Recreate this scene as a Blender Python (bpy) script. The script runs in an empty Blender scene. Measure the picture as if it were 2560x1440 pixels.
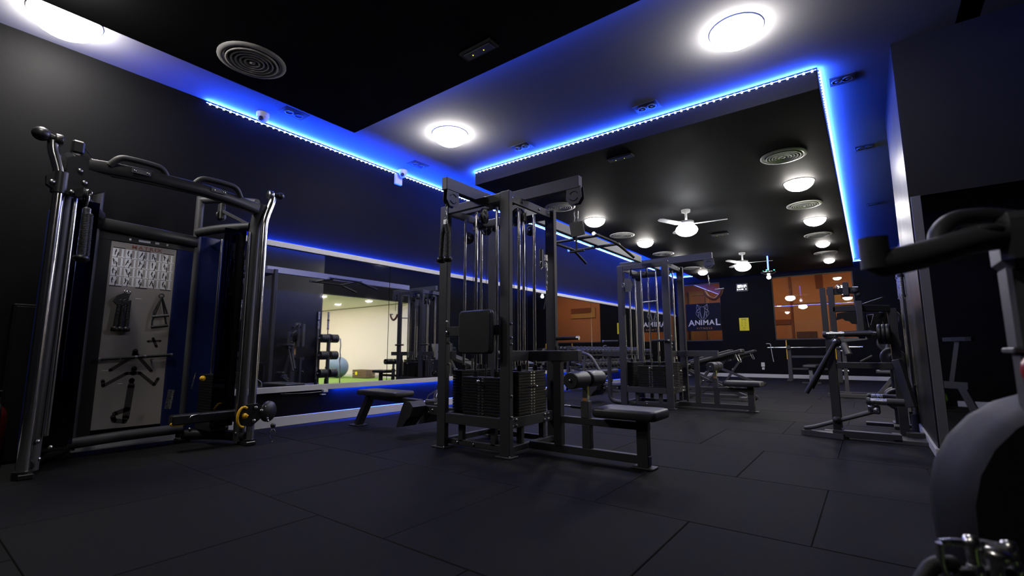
import bpy, math, random
from mathutils import Vector, Matrix
random.seed(7)
PI = math.pi
SC = bpy.context.scene
COL = SC.collection

# ------------------------------------------------------------------ camera
cd = bpy.data.cameras.new('camera'); cam = bpy.data.objects.new('camera', cd); COL.objects.link(cam)
F_PX, YAW, PITCH, ROLL = 1180.08, math.radians(-36.929), math.radians(7.7117), math.radians(-0.1558)
cd.sensor_width = 36.0; cd.lens = F_PX / 2560 * 36.0
cd.clip_start = 0.02; cd.clip_end = 200
_f = Vector((math.sin(YAW) * math.cos(PITCH), math.cos(YAW) * math.cos(PITCH), math.sin(PITCH)))
_r0 = Vector((math.cos(YAW), -math.sin(YAW), 0)); _u0 = _r0.cross(_f)
_r = _r0 * math.cos(ROLL) + _u0 * math.sin(ROLL); _u = -_r0 * math.sin(ROLL) + _u0 * math.cos(ROLL)
_m = Matrix((( _r.x, _u.x, -_f.x, 0), (_r.y, _u.y, -_f.y, 0), (_r.z, _u.z, -_f.z, .8), (0, 0, 0, 1)))
cam.matrix_world = _m
cd.dof.use_dof = True; cd.dof.focus_distance = 5.0; cd.dof.aperture_fstop = 3.2
SC.camera = cam

# ------------------------------------------------------------------ world, view
wd = bpy.data.worlds.new('world'); SC.world = wd; wd.use_nodes = True
wd.node_tree.nodes['Background'].inputs[0].default_value = (0.010, 0.011, 0.016, 1)
wd.node_tree.nodes['Background'].inputs[1].default_value = 1.0
SC.view_settings.view_transform = 'Standard'; SC.view_settings.look = 'None'
SC.view_settings.gamma = 1.0; SC.view_settings.use_curve_mapping = False
SC.view_settings.exposure = 0.0
SC.cycles.caustics_reflective = False; SC.cycles.caustics_refractive = False
SC.cycles.max_bounces = 8; SC.cycles.diffuse_bounces = 4; SC.cycles.glossy_bounces = 5
SC.cycles.transparent_max_bounces = 12
SC.cycles.sample_clamp_indirect = 4.0

LAMP_E = 84.0          # emission of the lit ceiling lamps
LED_E = 1420.0           # emission of the blue strips
SIDE_E = 145.0          # lamps of the white side room

# ------------------------------------------------------------------ materials
def mat(name, col, rough=.5, metal=0.0, spec=.5, var=.15, scale=40.0, bump=0.0, bscale=400.0, emit=None, estr=0.0, rand=0.0, rvar=.08, coat=0.0):
    m = bpy.data.materials.new(name); m.use_nodes = True
    nt = m.node_tree; b = nt.nodes['Principled BSDF']
    tc = nt.nodes.new('ShaderNodeTexCoord')
    nz = nt.nodes.new('ShaderNodeTexNoise'); nz.inputs['Scale'].default_value = scale; nz.inputs['Detail'].default_value = 3
    nt.links.new(tc.outputs['Object'], nz.inputs['Vector'])
    mx = nt.nodes.new('ShaderNodeMix'); mx.data_type = 'RGBA'
    mx.inputs[6].default_value = (*[c * (1 - var) for c in col], 1)
    mx.inputs[7].default_value = (*[min(1, c * (1 + var)) for c in col], 1)
    nt.links.new(nz.outputs['Fac'], mx.inputs[0])
    out = mx.outputs[2]
    if rand:
        oi = nt.nodes.new('ShaderNodeObjectInfo'); mr = nt.nodes.new('ShaderNodeMapRange')
        mr.inputs[3].default_value = 1 - rand; mr.inputs[4].default_value = 1 + rand
        nt.links.new(oi.outputs['Random'], mr.inputs[0])
        sc = nt.nodes.new('ShaderNodeVectorMath'); sc.operation = 'SCALE'
        nt.links.new(out, sc.inputs[0]); nt.links.new(mr.outputs[0], sc.inputs['Scale']); out = sc.outputs[0]
    nt.links.new(out, b.inputs['Base Color'])
    r2 = nt.nodes.new('ShaderNodeMapRange'); r2.inputs[3].default_value = max(.02, rough - rvar); r2.inputs[4].default_value = min(1, rough + rvar)
    nt.links.new(nz.outputs['Fac'], r2.inputs[0]); nt.links.new(r2.outputs[0], b.inputs['Roughness'])
    b.inputs['Metallic'].default_value = metal
    b.inputs['Specular IOR Level'].default_value = spec
    b.inputs['Coat Weight'].default_value = coat
    if bump:
        n2 = nt.nodes.new('ShaderNodeTexNoise'); n2.inputs['Scale'].default_value = bscale; n2.inputs['Detail'].default_value = 2
        nt.links.new(tc.outputs['Object'], n2.inputs['Vector'])
        bp = nt.nodes.new('ShaderNodeBump'); bp.inputs['Strength'].default_value = bump; bp.inputs['Distance'].default_value = .002
        nt.links.new(n2.outputs['Fac'], bp.inputs['Height']); nt.links.new(bp.outputs['Normal'], b.inputs['Normal'])
    if emit:
        b.inputs['Emission Color'].default_value = (*emit, 1); b.inputs['Emission Strength'].default_value = estr
    return m

def glass_mat(name, tint=(1, 1, 1), refl=1.0, rough=0.0, ior=1.45):
    m = bpy.data.materials.new(name); m.use_nodes = True; nt = m.node_tree
    nt.nodes.remove(nt.nodes['Principled BSDF'])
    o = nt.nodes['Material Output']; t = nt.nodes.new('ShaderNodeBsdfTransparent'); g = nt.nodes.new('ShaderNodeBsdfGlossy')
    t.inputs[0].default_value = (*tint, 1); g.inputs['Roughness'].default_value = rough; g.inputs[0].default_value = (refl, refl, refl, 1)
    fr = nt.nodes.new('ShaderNodeFresnel'); fr.inputs[0].default_value = ior
    mx = nt.nodes.new('ShaderNodeMixShader')
    nt.links.new(fr.outputs[0], mx.inputs[0]); nt.links.new(t.outputs[0], mx.inputs[1]); nt.links.new(g.outputs[0], mx.inputs[2])
    nt.links.new(mx.outputs[0], o.inputs[0])
    return m

M = {}
M['wall'] = mat('matt_black_paint', (.0060, .0060, .0066), .6, spec=.05, var=.12, scale=3, bump=.25, bscale=220)
M['ceil'] = mat('grey_ceiling_paint', (.245, .245, .258), .85, spec=.08, var=.04, scale=2, bump=.1, bscale=150)
M['soffit'] = mat('black_soffit_paint', (.018, .018, .019), .7, spec=.06, var=.1, scale=3, bump=.15, bscale=200)
M['soffit_side'] = M['soffit']
M['rubber'] = mat('rubber_floor_tile', (.0105, .0104, .0104), .75, spec=.08, var=.28, scale=60, bump=.5, bscale=350, rand=.16)
M['subfloor'] = mat('dark_subfloor', (.0035, .0035, .0035), .9)
M['white'] = mat('white_trim_paint', (.62, .62, .66), .45, var=.05, scale=8)
M['mirror'] = mat('mirror_silver', (.80, .81, .83), .012, metal=1.0, var=.01, rvar=.004)
M['frame'] = mat('black_powder_coat', (.030, .030, .033), .48, spec=.5, var=.2, scale=120, bump=.35, bscale=600)
M['frame2'] = mat('charcoal_powder_coat', (.055, .055, .060), .48, spec=.5, var=.15, scale=120, bump=.3, bscale=600)
M['vinyl'] = mat('black_vinyl', (.028, .028, .031), .38, spec=.5, var=.12, scale=50, bump=.3, bscale=260)
M['plastic'] = mat('black_plastic', (.014, .014, .015), .36, spec=.5, var=.1, scale=60)
M['rub'] = mat('black_rubber', (.014, .014, .014), .6, var=.2, scale=60)
M['chrome'] = mat('chrome_steel', (.88, .87, .87), .17, metal=1.0, var=.05, scale=20, rvar=.04)
M['steel'] = mat('brushed_steel', (.52, .52, .54), .28, metal=1.0, var=.1, scale=60)
M['stack'] = mat('black_weight_stack', (.009, .0085, .008), .42, spec=.3, var=.2, scale=40)
M['iron'] = mat('black_cast_iron', (.018, .018, .019), .45, spec=.5, var=.2, scale=60, bump=.2)
M['yellow'] = mat('yellow_plastic', (.85, .48, .02), .35, var=.08)
M['orange'] = mat('orange_mark', (.65, .28, .10), .5, var=.08)
M['lime'] = mat('yellow_green_tape', (.42, .46, .05), .5, var=.08)
M['red'] = mat('red_plastic', (.32, .012, .014), .3, var=.1)
M['board'] = mat('silver_grey_board', (.33, .305, .295), .5, spec=.4, var=.06, scale=90)
M['card'] = mat('white_print', (.85, .86, .92), .5, var=.04)
M['cardgrey'] = mat('grey_print', (.36, .34, .34), .5, var=.06)
M['ink'] = mat('dark_print', (.03, .028, .03), .5, var=.1)
M['shadowprint'] = mat('dark_grey_print', (.040, .036, .035), .5, var=.1)
M['redprint'] = mat('brown_red_print', (.24, .07, .05), .5, var=.1)
M['shroud'] = glass_mat('smoked_acrylic', (.20, .22, .34), .9, .03, 1.6)
M['led_tint'] = mat('led_tinted_back_panel', (.014, .022, .105), .22, var=.1, coat=.4)  # dark panel with the blue LED reflection put into its colour
M['glass'] = glass_mat('window_glass', (.93, .93, .93), 1.0, 0.0, 1.5)
M['vent'] = mat('grey_white_vent_metal', (.70, .68, .68), .5, var=.05)
M['ventdark'] = mat('vent_gap', (.03, .03, .03), .7)
M['spot'] = mat('dark_fixture_metal', (.05, .05, .055), .4, var=.1)
M['lampgrey'] = mat('unlit_lamp_glass', (.20, .21, .23), .15, var=.1)
M['plain_white'] = mat('white_plastic', (.68, .68, .70), .35, var=.04)
M['fanwhite'] = mat('fan_blade_white', (.70, .70, .70), .4, var=.04)
M['sidewall'] = mat('cream_wall_paint', (.82, .765, .72), .7, var=.03, scale=2)
M['turf'] = mat('green_turf', (.13, .245, .03), .85, var=.4, scale=160, bump=.6, bscale=500)
M['ball'] = mat('blue_exercise_ball', (.13, .20, .30), .45, var=.06)
M['greenball'] = mat('green_rubber', (.20, .36, .05), .5, var=.1)
M['wood'] = mat('brown_wood', (.13, .085, .05), .6, var=.25, scale=18)
M['sign'] = mat('black_sign_panel', (.010, .011, .016), .6, spec=.08, var=.08)
M['signwhite'] = mat('sign_white_letters', (.62, .62, .72), .4, var=.03)
M['signgrey'] = mat('sign_grey_lines', (.34, .35, .40), .4, var=.05)
M['signorange'] = mat('sign_orange_letters', (.30, .13, .06), .4, var=.05)
M['notice'] = mat('yellow_paper', (.86, .76, .01), .6, var=.03)
M['noticeink'] = mat('notice_ink', (.30, .26, .02), .6, var=.05)
M['facade'] = mat('orange_plaster', (.42, .185, .085), .8, var=.10, scale=1.2, bump=.2)
M['facade2'] = mat('tan_plaster', (.42, .21, .10), .8, var=.08, scale=1.5)
M['facade_dark'] = mat('brown_plaster', (.16, .05, .025), .8, var=.15, scale=3)
M['ochre'] = mat('ochre_board', (.42, .25, .09), .7, var=.12, scale=8)
M['grille'] = mat('dark_brown_grille', (.03, .02, .015), .6)
M['lamp'] = mat('lit_opal_lens', (.9, .9, .88), .4, emit=(1, .955, .90), estr=LAMP_E)
M['fanlamp'] = mat('lit_fan_globe', (.9, .9, .95), .4, emit=(.96, .97, 1), estr=LAMP_E * .7)
M['sidelamp'] = mat('lit_warm_lens', (.9, .88, .8), .4, emit=(1, .88, .76), estr=SIDE_E * 3)
M['led'] = mat('blue_led_tape', (.1, .15, .8), .4, emit=(.01, .05, 1.0), estr=1.2)
M['bead'] = mat('blue_white_led_bead', (.6, .7, 1), .3, emit=(.30, .40, 1.0), estr=22)
M['bead'].cycles.emission_sampling = 'NONE'
M['led_line'] = mat('blue_led_line', (.1, .15, .8), .4, emit=(.014, .075, 1.0), estr=LED_E)
M['led_soft'] = mat('blue_led_groove', (.1, .15, .8), .4, emit=(.004, .05, 1.0), estr=LED_E * 2.0)
M['white_glow'] = mat('white_lit_digits', (.9, .9, .9), .4, emit=(.95, .96, 1), estr=2.2)
M['blue_glow'] = mat('blue_lit_tube', (.2, .3, 1), .4, emit=(.06, .12, 1), estr=5.0)
M['green_glow'] = mat('green_lit_dot', (.1, .8, .5), .4, emit=(.05, .8, .45), estr=2.0)
M['discolamp'] = mat('blue_white_lamp', (.9, .9, 1), .4, emit=(.8, .88, 1), estr=12.0)
M['amber'] = mat('amber_led_dot', (.6, .5, .05), .4, emit=(.6, .6, .05), estr=2.0)
M['facade_fill'] = mat('facade_fill_lens', (1, .6, .3), .4, emit=(1, .60, .30), estr=420.0)
for k in ('white_glow', 'blue_glow', 'green_glow', 'amber'): M[k].cycles.emission_sampling = 'NONE'

# ------------------------------------------------------------------ mesh builder
ORG = {}
V3 = lambda p: Vector(p)
def frame_from(d, up=(0, 0, 1)):
    d = Vector(d).normalized(); up = Vector(up)
    if abs(d.dot(up.normalized())) > .99: up = Vector((0, 1, 0)) if abs(d.y) < .9 else Vector((1, 0, 0))
    x = up.cross(d).normalized(); y = d.cross(x).normalized()
    return x, y, d

class MB:
    def __init__(s): s.v = []; s.f = []; s.s = []
    def add(s, vs, fs, smooth=False):
        o = len(s.v); s.v += [Vector(p) for p in vs]
        for f in fs: s.f.append([i + o for i in f]); s.s.append(smooth)
        return s
    def obox(s, c, ax, h, b=.004):
        # chamfered box: centre, three axes, half sizes
        c = Vector(c); x, y, z = ax; hx, hy, hz = h; b = min(b, hx * .45, hy * .45, hz * .45)
        if b <= 0:
            vs = [c + x * (hx * i) + y * (hy * j) + z * (hz * k) for i in (-1, 1) for j in (-1, 1) for k in (-1, 1)]
            return s.add(vs, [(0, 1, 3, 2), (4, 6, 7, 5), (0, 4, 5, 1), (2, 3, 7, 6), (0, 2, 6, 4), (1, 5, 7, 3)])
        vs = []; idx = {}
        for i in (-1, 1):
            for j in (-1, 1):
                for k in (-1, 1):
                    for a in range(3):
                        q = [hx - b, hy - b, hz - b]; q[a] += b
                        idx[(i, j, k, a)] = len(vs); vs.append(c + x * (i * q[0]) + y * (j * q[1]) + z * (k * q[2]))
        fs = []
        for a in range(3):
            o1, o2 = [n for n in range(3) if n != a]
            for sg in (-1, 1):
                cyc = [(-1, -1), (1, -1), (1, 1), (-1, 1)]
                f = []
                for (p, q) in cyc:
                    k = [0, 0, 0]; k[a] = sg; k[o1] = p; k[o2] = q; f.append(idx[(*k, a)])
                if (sg > 0) == (a == 1): f.reverse()
                fs.append(f)
        for a in range(3):                       # edges along axis a
            o1, o2 = [n for n in range(3) if n != a]
            for p in (-1, 1):
                for q in (-1, 1):
                    f = []
                    for (e, t) in ((-1, o1), (1, o1), (1, o2), (-1, o2)):
                        k = [0, 0, 0]; k[a] = e; k[o1] = p; k[o2] = q; f.append(idx[(*k, t)])
                    if (p * q > 0) != (a == 1): f.reverse()
                    fs.append(f)
        for i in (-1, 1):
            for j in (-1, 1):
                for k in (-1, 1):
                    f = [idx[(i, j, k, a)] for a in range(3)]
                    if i * j * k < 0: f.reverse()
                    fs.append(f)
        return s.add(vs, fs)
    def box(s, x0, x1, y0, y1, z0, z1, b=.004):
        X, Y, Z = Vector((1, 0, 0)), Vector((0, 1, 0)), Vector((0, 0, 1))
        return s.obox(((x0 + x1) / 2, (y0 + y1) / 2, (z0 + z1) / 2), (X, Y, Z), (abs(x1 - x0) / 2, abs(y1 - y0) / 2, abs(z1 - z0) / 2), b)
    def beam(s, p0, p1, w, h, up=(0, 0, 1), b=.004):
        p0, p1 = Vector(p0), Vector(p1); x, y, d = frame_from(p1 - p0, up)
        return s.obox((p0 + p1) / 2, (x, y, d), (w / 2, h / 2, (p1 - p0).length / 2), b)
    def cyl(s, p0, p1, r, n=16, r2=None, cap=True):
        p0, p1 = Vector(p0), Vector(p1); r2 = r if r2 is None else r2; x, y, d = frame_from(p1 - p0)
        a = [x * math.cos(2 * PI * i / n) + y * math.sin(2 * PI * i / n) for i in range(n)]
        vs = [p0 + q * r for q in a] + [p1 + q * r2 for q in a]
        s.add(vs, [(i, (i + 1) % n, n + (i + 1) % n, n + i) for i in range(n)], True)
        if cap:
            if r > 1e-5: s.add([p0 + q * r for q in a], [list(range(n))[::-1]])
            if r2 > 1e-5: s.add([p1 + q * r2 for q in a], [list(range(n))])
        return s
    def lathe(s, o, d, prof, n=20, smooth=True):
        o = Vector(o); x, y, d = frame_from(d)
        a = [x * math.cos(2 * PI * i / n) + y * math.sin(2 * PI * i / n) for i in range(n)]
        vs = [o + d * h + q * r for (r, h) in prof for q in a]; fs = []
        for k in range(len(prof) - 1):
            for i in range(n):
                j = (i + 1) % n; fs.append((k * n + i, k * n + j, (k + 1) * n + j, (k + 1) * n + i))
        return s.add(vs, fs, smooth)
    def ring(s, c, d, R, r, n=24, k=8, sq=1.0):
        c = Vector(c); x, y, d = frame_from(d); vs = []; fs = []
        for i in range(n):
            a = 2 * PI * i / n; e = x * math.cos(a) + y * math.sin(a)
            for j in range(k):
                t = 2 * PI * j / k; vs.append(c + e * (R + r * math.cos(t)) + d * (r * sq * math.sin(t)))
        for i in range(n):
            for j in range(k):
                fs.append((i * k + j, ((i + 1) % n) * k + j, ((i + 1) % n) * k + (j + 1) % k, i * k + (j + 1) % k))
        return s.add(vs, fs, True)
    def sphere(s, c, r, sc=(1, 1, 1), n=18, m=10):
        c = Vector(c); vs = []; fs = []
        for j in range(m + 1):
            t = PI * j / m
            for i in range(n):
                a = 2 * PI * i / n
                vs.append(c + Vector((r * sc[0] * math.sin(t) * math.cos(a), r * sc[1] * math.sin(t) * math.sin(a), r * sc[2] * math.cos(t))))
        for j in range(m):
            for i in range(n):
                k = (i + 1) % n; fs.append((j * n + i, (j + 1) * n + i, (j + 1) * n + k, j * n + k))
        return s.add(vs, fs, True)
    def tube(s, path, r, n=10, closed=False, cap=True, prof=None):
        P = [Vector(p) for p in path]; N = len(P); T = []
        for i in range(N):
            a = P[(i - 1) % N] if (closed or i > 0) else P[i]; b = P[(i + 1) % N] if (closed or i < N - 1) else P[i]
            T.append((b - a).normalized())
        x, y, _ = frame_from(T[0]); vs = []; fs = []
        rr = r if isinstance(r, (list, tuple)) else [r] * N
        for i in range(N):
            if i:
                ax = T[i - 1].cross(T[i])
                if ax.length > 1e-7:
                    R = Matrix.Rotation(T[i - 1].angle(T[i]), 3, ax.normalized()); x = R @ x; y = R @ y
            for k in range(n):
                t = 2 * PI * k / n; u, w = (math.cos(t), math.sin(t)) if prof is None else prof[k]
                vs.append(P[i] + x * (rr[i] * u) + y * (rr[i] * w))
        L = N if closed else N - 1
        for i in range(L):
            for k in range(n):
                j = (i + 1) % N; fs.append((i * n + k, i * n + (k + 1) % n, j * n + (k + 1) % n, j * n + k))
        s.add(vs, fs, True)
        if cap and not closed:
            s.add(vs[:n], [list(range(n))[::-1]]); s.add(vs[-n:], [list(range(n))])
        return s
    def prism(s, pts, o, u, v, t):
        # polygon pts (2D) in plane o + u*a + v*b, extruded by vector t
        o, u, v, t = Vector(o), Vector(u), Vector(v), Vector(t); n = len(pts)
        A = [o + u * a + v * b for a, b in pts]; Bq = [p + t for p in A]
        if u.cross(v).dot(t) < 0: A, Bq = Bq, A
        s.add(A, [list(range(n))[::-1]]); s.add(Bq, [list(range(n))])
        for i in range(n):
            j = (i + 1) % n; s.add([A[i], A[j], Bq[j], Bq[i]], [(0, 1, 2, 3)])
        return s
    def quad(s, a, b, c, d): return s.add([a, b, c, d], [(0, 1, 2, 3)])
    def build(s, name, m, parent=None, origin=None, **props):
        if parent is not None: o = ORG[parent]
        else: o = Vector(origin if origin is not None else (0, 0, 0))
        me = bpy.data.meshes.new(name); me.from_pydata([tuple(p - o) for p in s.v], [], s.f)
        me.polygons.foreach_set('use_smooth', s.s); me.update()
        me.materials.append(M[m] if isinstance(m, str) else m)
        ob = bpy.data.objects.new(name, me); COL.objects.link(ob)
        if parent is not None: ob.parent = parent
        else: ob.location = o
        ORG[ob] = o
        for k, val in props.items(): ob[k] = val
        return ob

def thing(name, label, cat, loc=(0, 0, 0), group=None):
    o = bpy.data.objects.new(name, None); COL.objects.link(o); o.location = loc; o.empty_display_size = .05
    o['label'] = label; o['category'] = cat
    if group: o['group'] = group
    ORG[o] = Vector(loc); return o
def solo(mb, name, m, label, cat, origin, group=None):
    o = mb.build(name, m, None, origin); o['label'] = label; o['category'] = cat
    if group: o['group'] = group
    return o
def struct(mb, name, m, parent=None):
    o = mb.build(name, m, parent)
    if parent is None: o['kind'] = 'structure'
    return o
def copy_tree(o, loc=None, parent=None, label=None):
    c = o.copy(); COL.objects.link(c)
    if parent: c.parent = parent
    if loc is not None: c.location = loc
    if label: c['label'] = label
    ORG[c] = Vector(c.location) if parent is None else ORG[parent]
    for ch in list(o.children): copy_tree(ch, None, c)
    return c
def fil(pts, rad=.06, seg=5):
    P = [Vector(p) for p in pts]; out = [P[0]]
    for i in range(1, len(P) - 1):
        a = (P[i - 1] - P[i]); b = (P[i + 1] - P[i]); r = min(rad, a.length * .45, b.length * .45)
        s0 = P[i] + a.normalized() * r; s1 = P[i] + b.normalized() * r
        for k in range(seg + 1):
            t = k / seg; out.append(s0 * (1 - t) ** 2 + P[i] * 2 * t * (1 - t) + s1 * t * t)
    out.append(P[-1]); return out
def text_mesh(body, size, o, u, v, off=0.0, depth=.0, align='LEFT', sx=1.0, space=1.0):
    cu = bpy.data.curves.new('lettering', 'FONT'); cu.body = body; cu.size = size; cu.offset = off; cu.extrude = depth
    cu.align_x = align; cu.space_character = space; cu.resolution_u = 3
    ob = bpy.data.objects.new('lettering', cu); COL.objects.link(ob)
    dg = bpy.context.evaluated_depsgraph_get(); dg.update()
    me = bpy.data.meshes.new_from_object(ob.evaluated_get(dg))
    o, u, v = Vector(o), Vector(u), Vector(v); w = u.cross(v)
    mb = MB()
    mb.add([o + u * (p.co.x * sx) + v * p.co.y + w * p.co.z for p in me.vertices], [list(p.vertices) for p in me.polygons])
    bpy.data.objects.remove(ob); bpy.data.meshes.remove(me)
    return mb
def rope(mb, path, r, turns=9, n=6, strands=3, res=None):
    # twisted rope: helical strands round a path
    P = [Vector(p) for p in path]; L = [0]
    for i in range(1, len(P)): L.append(L[-1] + (P[i] - P[i - 1]).length)
    def at(t):
        d = t * L[-1]
        for i in range(1, len(P)):
            if d <= L[i] + 1e-9:
                k = (d - L[i - 1]) / max(1e-9, L[i] - L[i - 1]); return P[i - 1].lerp(P[i], k), (P[i] - P[i - 1]).normalized()
        return P[-1], (P[-1] - P[-2]).normalized()
    res = res or turns * 7
    for q in range(strands):
        pts = []
        for i in range(res + 1):
            p, d = at(i / res); x, y, _ = frame_from(d, (.3, .2, 1)) if abs(d.z) < .98 else frame_from(d, (0, 1, 0))
            a = 2 * PI * (turns * i / res + q / strands); pts.append(p + (x * math.cos(a) + y * math.sin(a)) * r * .5)
        mb.tube(pts, r * .58, n)
    return mb
def chain(mb, p0, p1, n, r=.010, w=.0028):
    p0, p1 = Vector(p0), Vector(p1); d = (p1 - p0); x, y, dn = frame_from(d); L = d.length / n
    for i in range(n):
        c = p0 + d * ((i + .5) / n); s = x if i % 2 else y; h = L * .5 + w
        pts = []
        for k in range(10):
            a = 2 * PI * k / 10; pts.append(c + s * (r * .7 * math.cos(a)) + dn * (h * math.sin(a)))
        mb.tube(pts, w, 5, closed=True)
    return mb
def carabiner(mb, c, d, s, L=.07, w=.018, r=.004):
    c, d, s = Vector(c), Vector(d).normalized(), Vector(s).normalized(); pts = []
    for k in range(14):
        a = 2 * PI * k / 14; pts.append(c + s * (w * math.cos(a) * (1.15 if math.sin(a) > 0 else .85)) + d * (L / 2 * math.sin(a)))
    return mb.tube(pts, r, 6, closed=True)
def bolts(mb, pts, d, r=.009, h=.008):
    r *= 1.25; h *= 1.3
    for p in pts:
        p = Vector(p); dd = Vector(d).normalized(); mb.lathe(p, dd, [(r, 0), (r, h * .5), (r * .7, h), (0, h * 1.15)], 8)
    return mb

W, H, HI = -5.22, 3.36, 3.155          # left wall, ceiling, soffit heights
BK = 16.4                              # back wall
PX, PY = .36, 4.84                     # pier corner
RX = .75                               # right wall beyond the pier
SY = 9.75                              # far wall of the side room

# ================================================================== THE ROOM
# floor: one-metre rubber tiles laid in half bond over a dark screed
flo = struct(MB().box(W - .2, RX + .1, -1.7, BK + .2, -.12, -.007, 0).box(RX, 4.2, -1.7, PY + .1, -.12, -.007, 0), 'floor', 'subfloor')
tile0 = MB().box(-.4985, .4985, -.4985, .4985, -.022, 0.0, .003)
_tm = None
for row in range(-3, 15):
    y0 = 1.4 + row; off = -.26 if row % 2 else -.755
    for k in range(-6, 6):
        x0 = off + k
        if x0 + 1 < W or x0 > (4.0 if y0 < PY - .5 else RX): continue
        cut = max(x0, W) > x0 + .001 or (y0 + 1 > BK) or (x0 + 1 > (4.0 if y0 < PY - .5 else RX))
        if cut:
            xa, xb = max(x0, W), min(x0 + 1, 4.0 if y0 < PY - .5 else RX); yb = min(y0 + 1, BK)
            if xb - xa < .03 or yb - y0 < .03: continue
            MB().box(xa + .0015, xb - .0015, y0 + .0015, yb - .0015, -.022, 0, .003).build('tile', 'rubber', flo)
        else:
            if _tm is None:
                ob = tile0.build('tile', 'rubber', flo); _tm = ob.data; ob.location = (x0 + .5, y0 + .5, 0)
            else:
                ob = bpy.data.objects.new('tile', _tm); COL.objects.link(ob); ob.parent = flo; ob.location = (x0 + .5, y0 + .5, 0)
            ob.location.z = random.uniform(-.0015, .0)

struct(MB().box(W - .2, W, -1.7, BK + .2, -.12, H + .14, 0), 'wall_left', 'wall')
struct(MB().box(W, RX, -1.7, -1.5, -.12, H + .14, 0).box(RX, RX + .2, -1.5, .2, -.12, H + .14, 0).box(RX + .2, 4.2, 0, .2, -.12, H + .14, 0), 'wall_rear', 'wall')
struct(MB().box(4.0, 4.2, .2, PY + .1, -.12, H + .14, 0), 'wall_side', 'wall')
M['pierside'] = mat('satin_black_pier_paint', (.014, .014, .015), .36, spec=.22, var=.2, scale=2.2, rvar=.12)
M['wall_lit'] = mat('lamp_lit_wall_paint', (.017, .0168, .016), .6, spec=.08, var=.12, scale=3, bump=.25, bscale=220)  # black wall paint lightened to carry the ceiling lamp's light on the divider
struct(MB().box(PX, 4.0, PY, PY + .12, 0, H, 0), 'wall_divider', 'wall_lit')
struct(MB().box(PX - .012, RX, PY + .004, 6.5, 0, H, 0), 'wall_pier', 'pierside')
# lintel over the opening and far right wall
struct(MB().box(RX, RX + .14, 6.5, SY, 2.31, H, 0).box(RX, RX + .14, SY, BK + .2, -.12, H, 0), 'wall_right', 'wall')
# back wall with two window openings
w1 = (-5.063, -3.783, 1.138, 3.073); w2 = (-2.292, -.222, 1.139, 3.087)
struct(MB().box(W, RX, BK, BK + .22, -.12, w1[2], 0).box(W, RX, BK, BK + .22, 3.08, H + .14, 0)
       .box(W, w1[0], BK, BK + .22, w1[2], 3.08, 0).box(w1[1], w2[0], BK, BK + .22, w1[2], 3.08, 0).box(w2[1], RX, BK, BK + .22, w1[2], 3.08, 0), 'wall_back', 'wall')
struct(MB().box(W - .2, RX + .14, -1.7, BK + .2, H, H + .14, 0).box(RX, 4.2, -1.7, PY + .12, H, H + .14, 0), 'ceiling', 'ceil')
struct(MB().box(-4.27, 3.6, -1.5, 2.85, HI, H, .004), 'ceiling_soffit', 'soffit')
struct(MB().box(-4.305, -.175, 4.86, 16.1, HI, H, .004), 'ceiling_soffit', 'soffit')
# baseboards
struct(MB().box(W, W + .018, -1.5, BK, 0, .105, .004), 'baseboard_left', 'white')
struct(MB().box(W, RX, BK - .018, BK, 0, .11, .004), 'baseboard_back', 'white')
struct(MB().box(PX - .03, PX - .012, PY - .018, 6.5, 0, .075, .003).box(PX - .03, 4.0, PY - .018, PY, 0, .075, .003), 'baseboard_pier', 'white')
struct(MB().box(RX + .2, 4.0, .2, .218, 0, .08, .003), 'baseboard_rear', 'white')

# windows
for i, (a, b, c, d) in enumerate((w1, w2)):
    fr = struct(MB().box(a, a + .035, BK + .08, BK + .13, c, d, .003).box(b - .035, b, BK + .08, BK + .13, c, d, .003)
                .box(a, b, BK + .08, BK + .13, c, c + .035, .003).box(a, b, BK + .08, BK + .13, d - .035, d, .003), 'window_%d' % (i + 1), 'frame')
    MB().box(a + .03, b - .03, BK + .10, BK + .106, c + .03, d - .03, 0).build('pane', 'glass', fr)

# the street side beyond the windows
fw = struct(MB().box(-12, 6, 19.0, 19.2, -.2, 6, 0), 'wall_outside', 'facade')
MB().box(-2.02, -1.0, 18.94, 19.0, -.2, 2.42, .004).build('panel', 'facade2', fw)
MB().box(-1.96, -.98, 18.90, 19.0, 2.42, 2.52, .004).build('ledge', 'facade2', fw)
MB().box(-2.10, -2.03, 18.95, 19.0, -.2, 5.5, .004).build('downpipe', 'facade_dark', fw)
MB().box(-1.30, -1.10, 18.97, 19.0, 2.9, 5.0, .004).build('stain_strip', 'facade_dark', fw)
MB().box(-2.75, -2.12, 18.97, 19.0, 1.72, 1.9, .004).build('band', 'facade_dark', fw)
MB().box(-.80, .4, 18.93, 19.0, 2.30, 2.75, .004).build('signboard', 'ochre', fw)
MB().box(-.62, .4, 18.90, 18.93, 2.52, 2.75, .004).build('signboard_inset', 'facade_dark', fw)
g = MB().box(-1.97, -1.38, 18.90, 18.95, 1.10, 1.46, .004).build('grille', 'grille', fw)
for k in range(6): MB().box(-1.95, -1.40, 18.895, 18.905, 1.13 + k * .055, 1.15 + k * .055, .001).build('slat', 'facade_dark', g)
MB().box(-5.52, -5.42, 18.9, 19.0, -.2, 2.95, .004).box(-4.9, -4.8, 18.9, 19.0, -.2, 2.95, .004).box(-5.52, -4.8, 18.9, 19.0, 2.95, 3.12, .004).build('doorway_frame', 'ochre', fw)
MB().box(-5.42, -4.9, 18.96, 19.0, -.2, 2.95, .004).build('door_leaf', 'facade2', fw)
struct(MB().box(-12, 6, BK + .22, 19.0, -.3, -.15, 0), 'floor_outside', 'grille')
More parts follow.
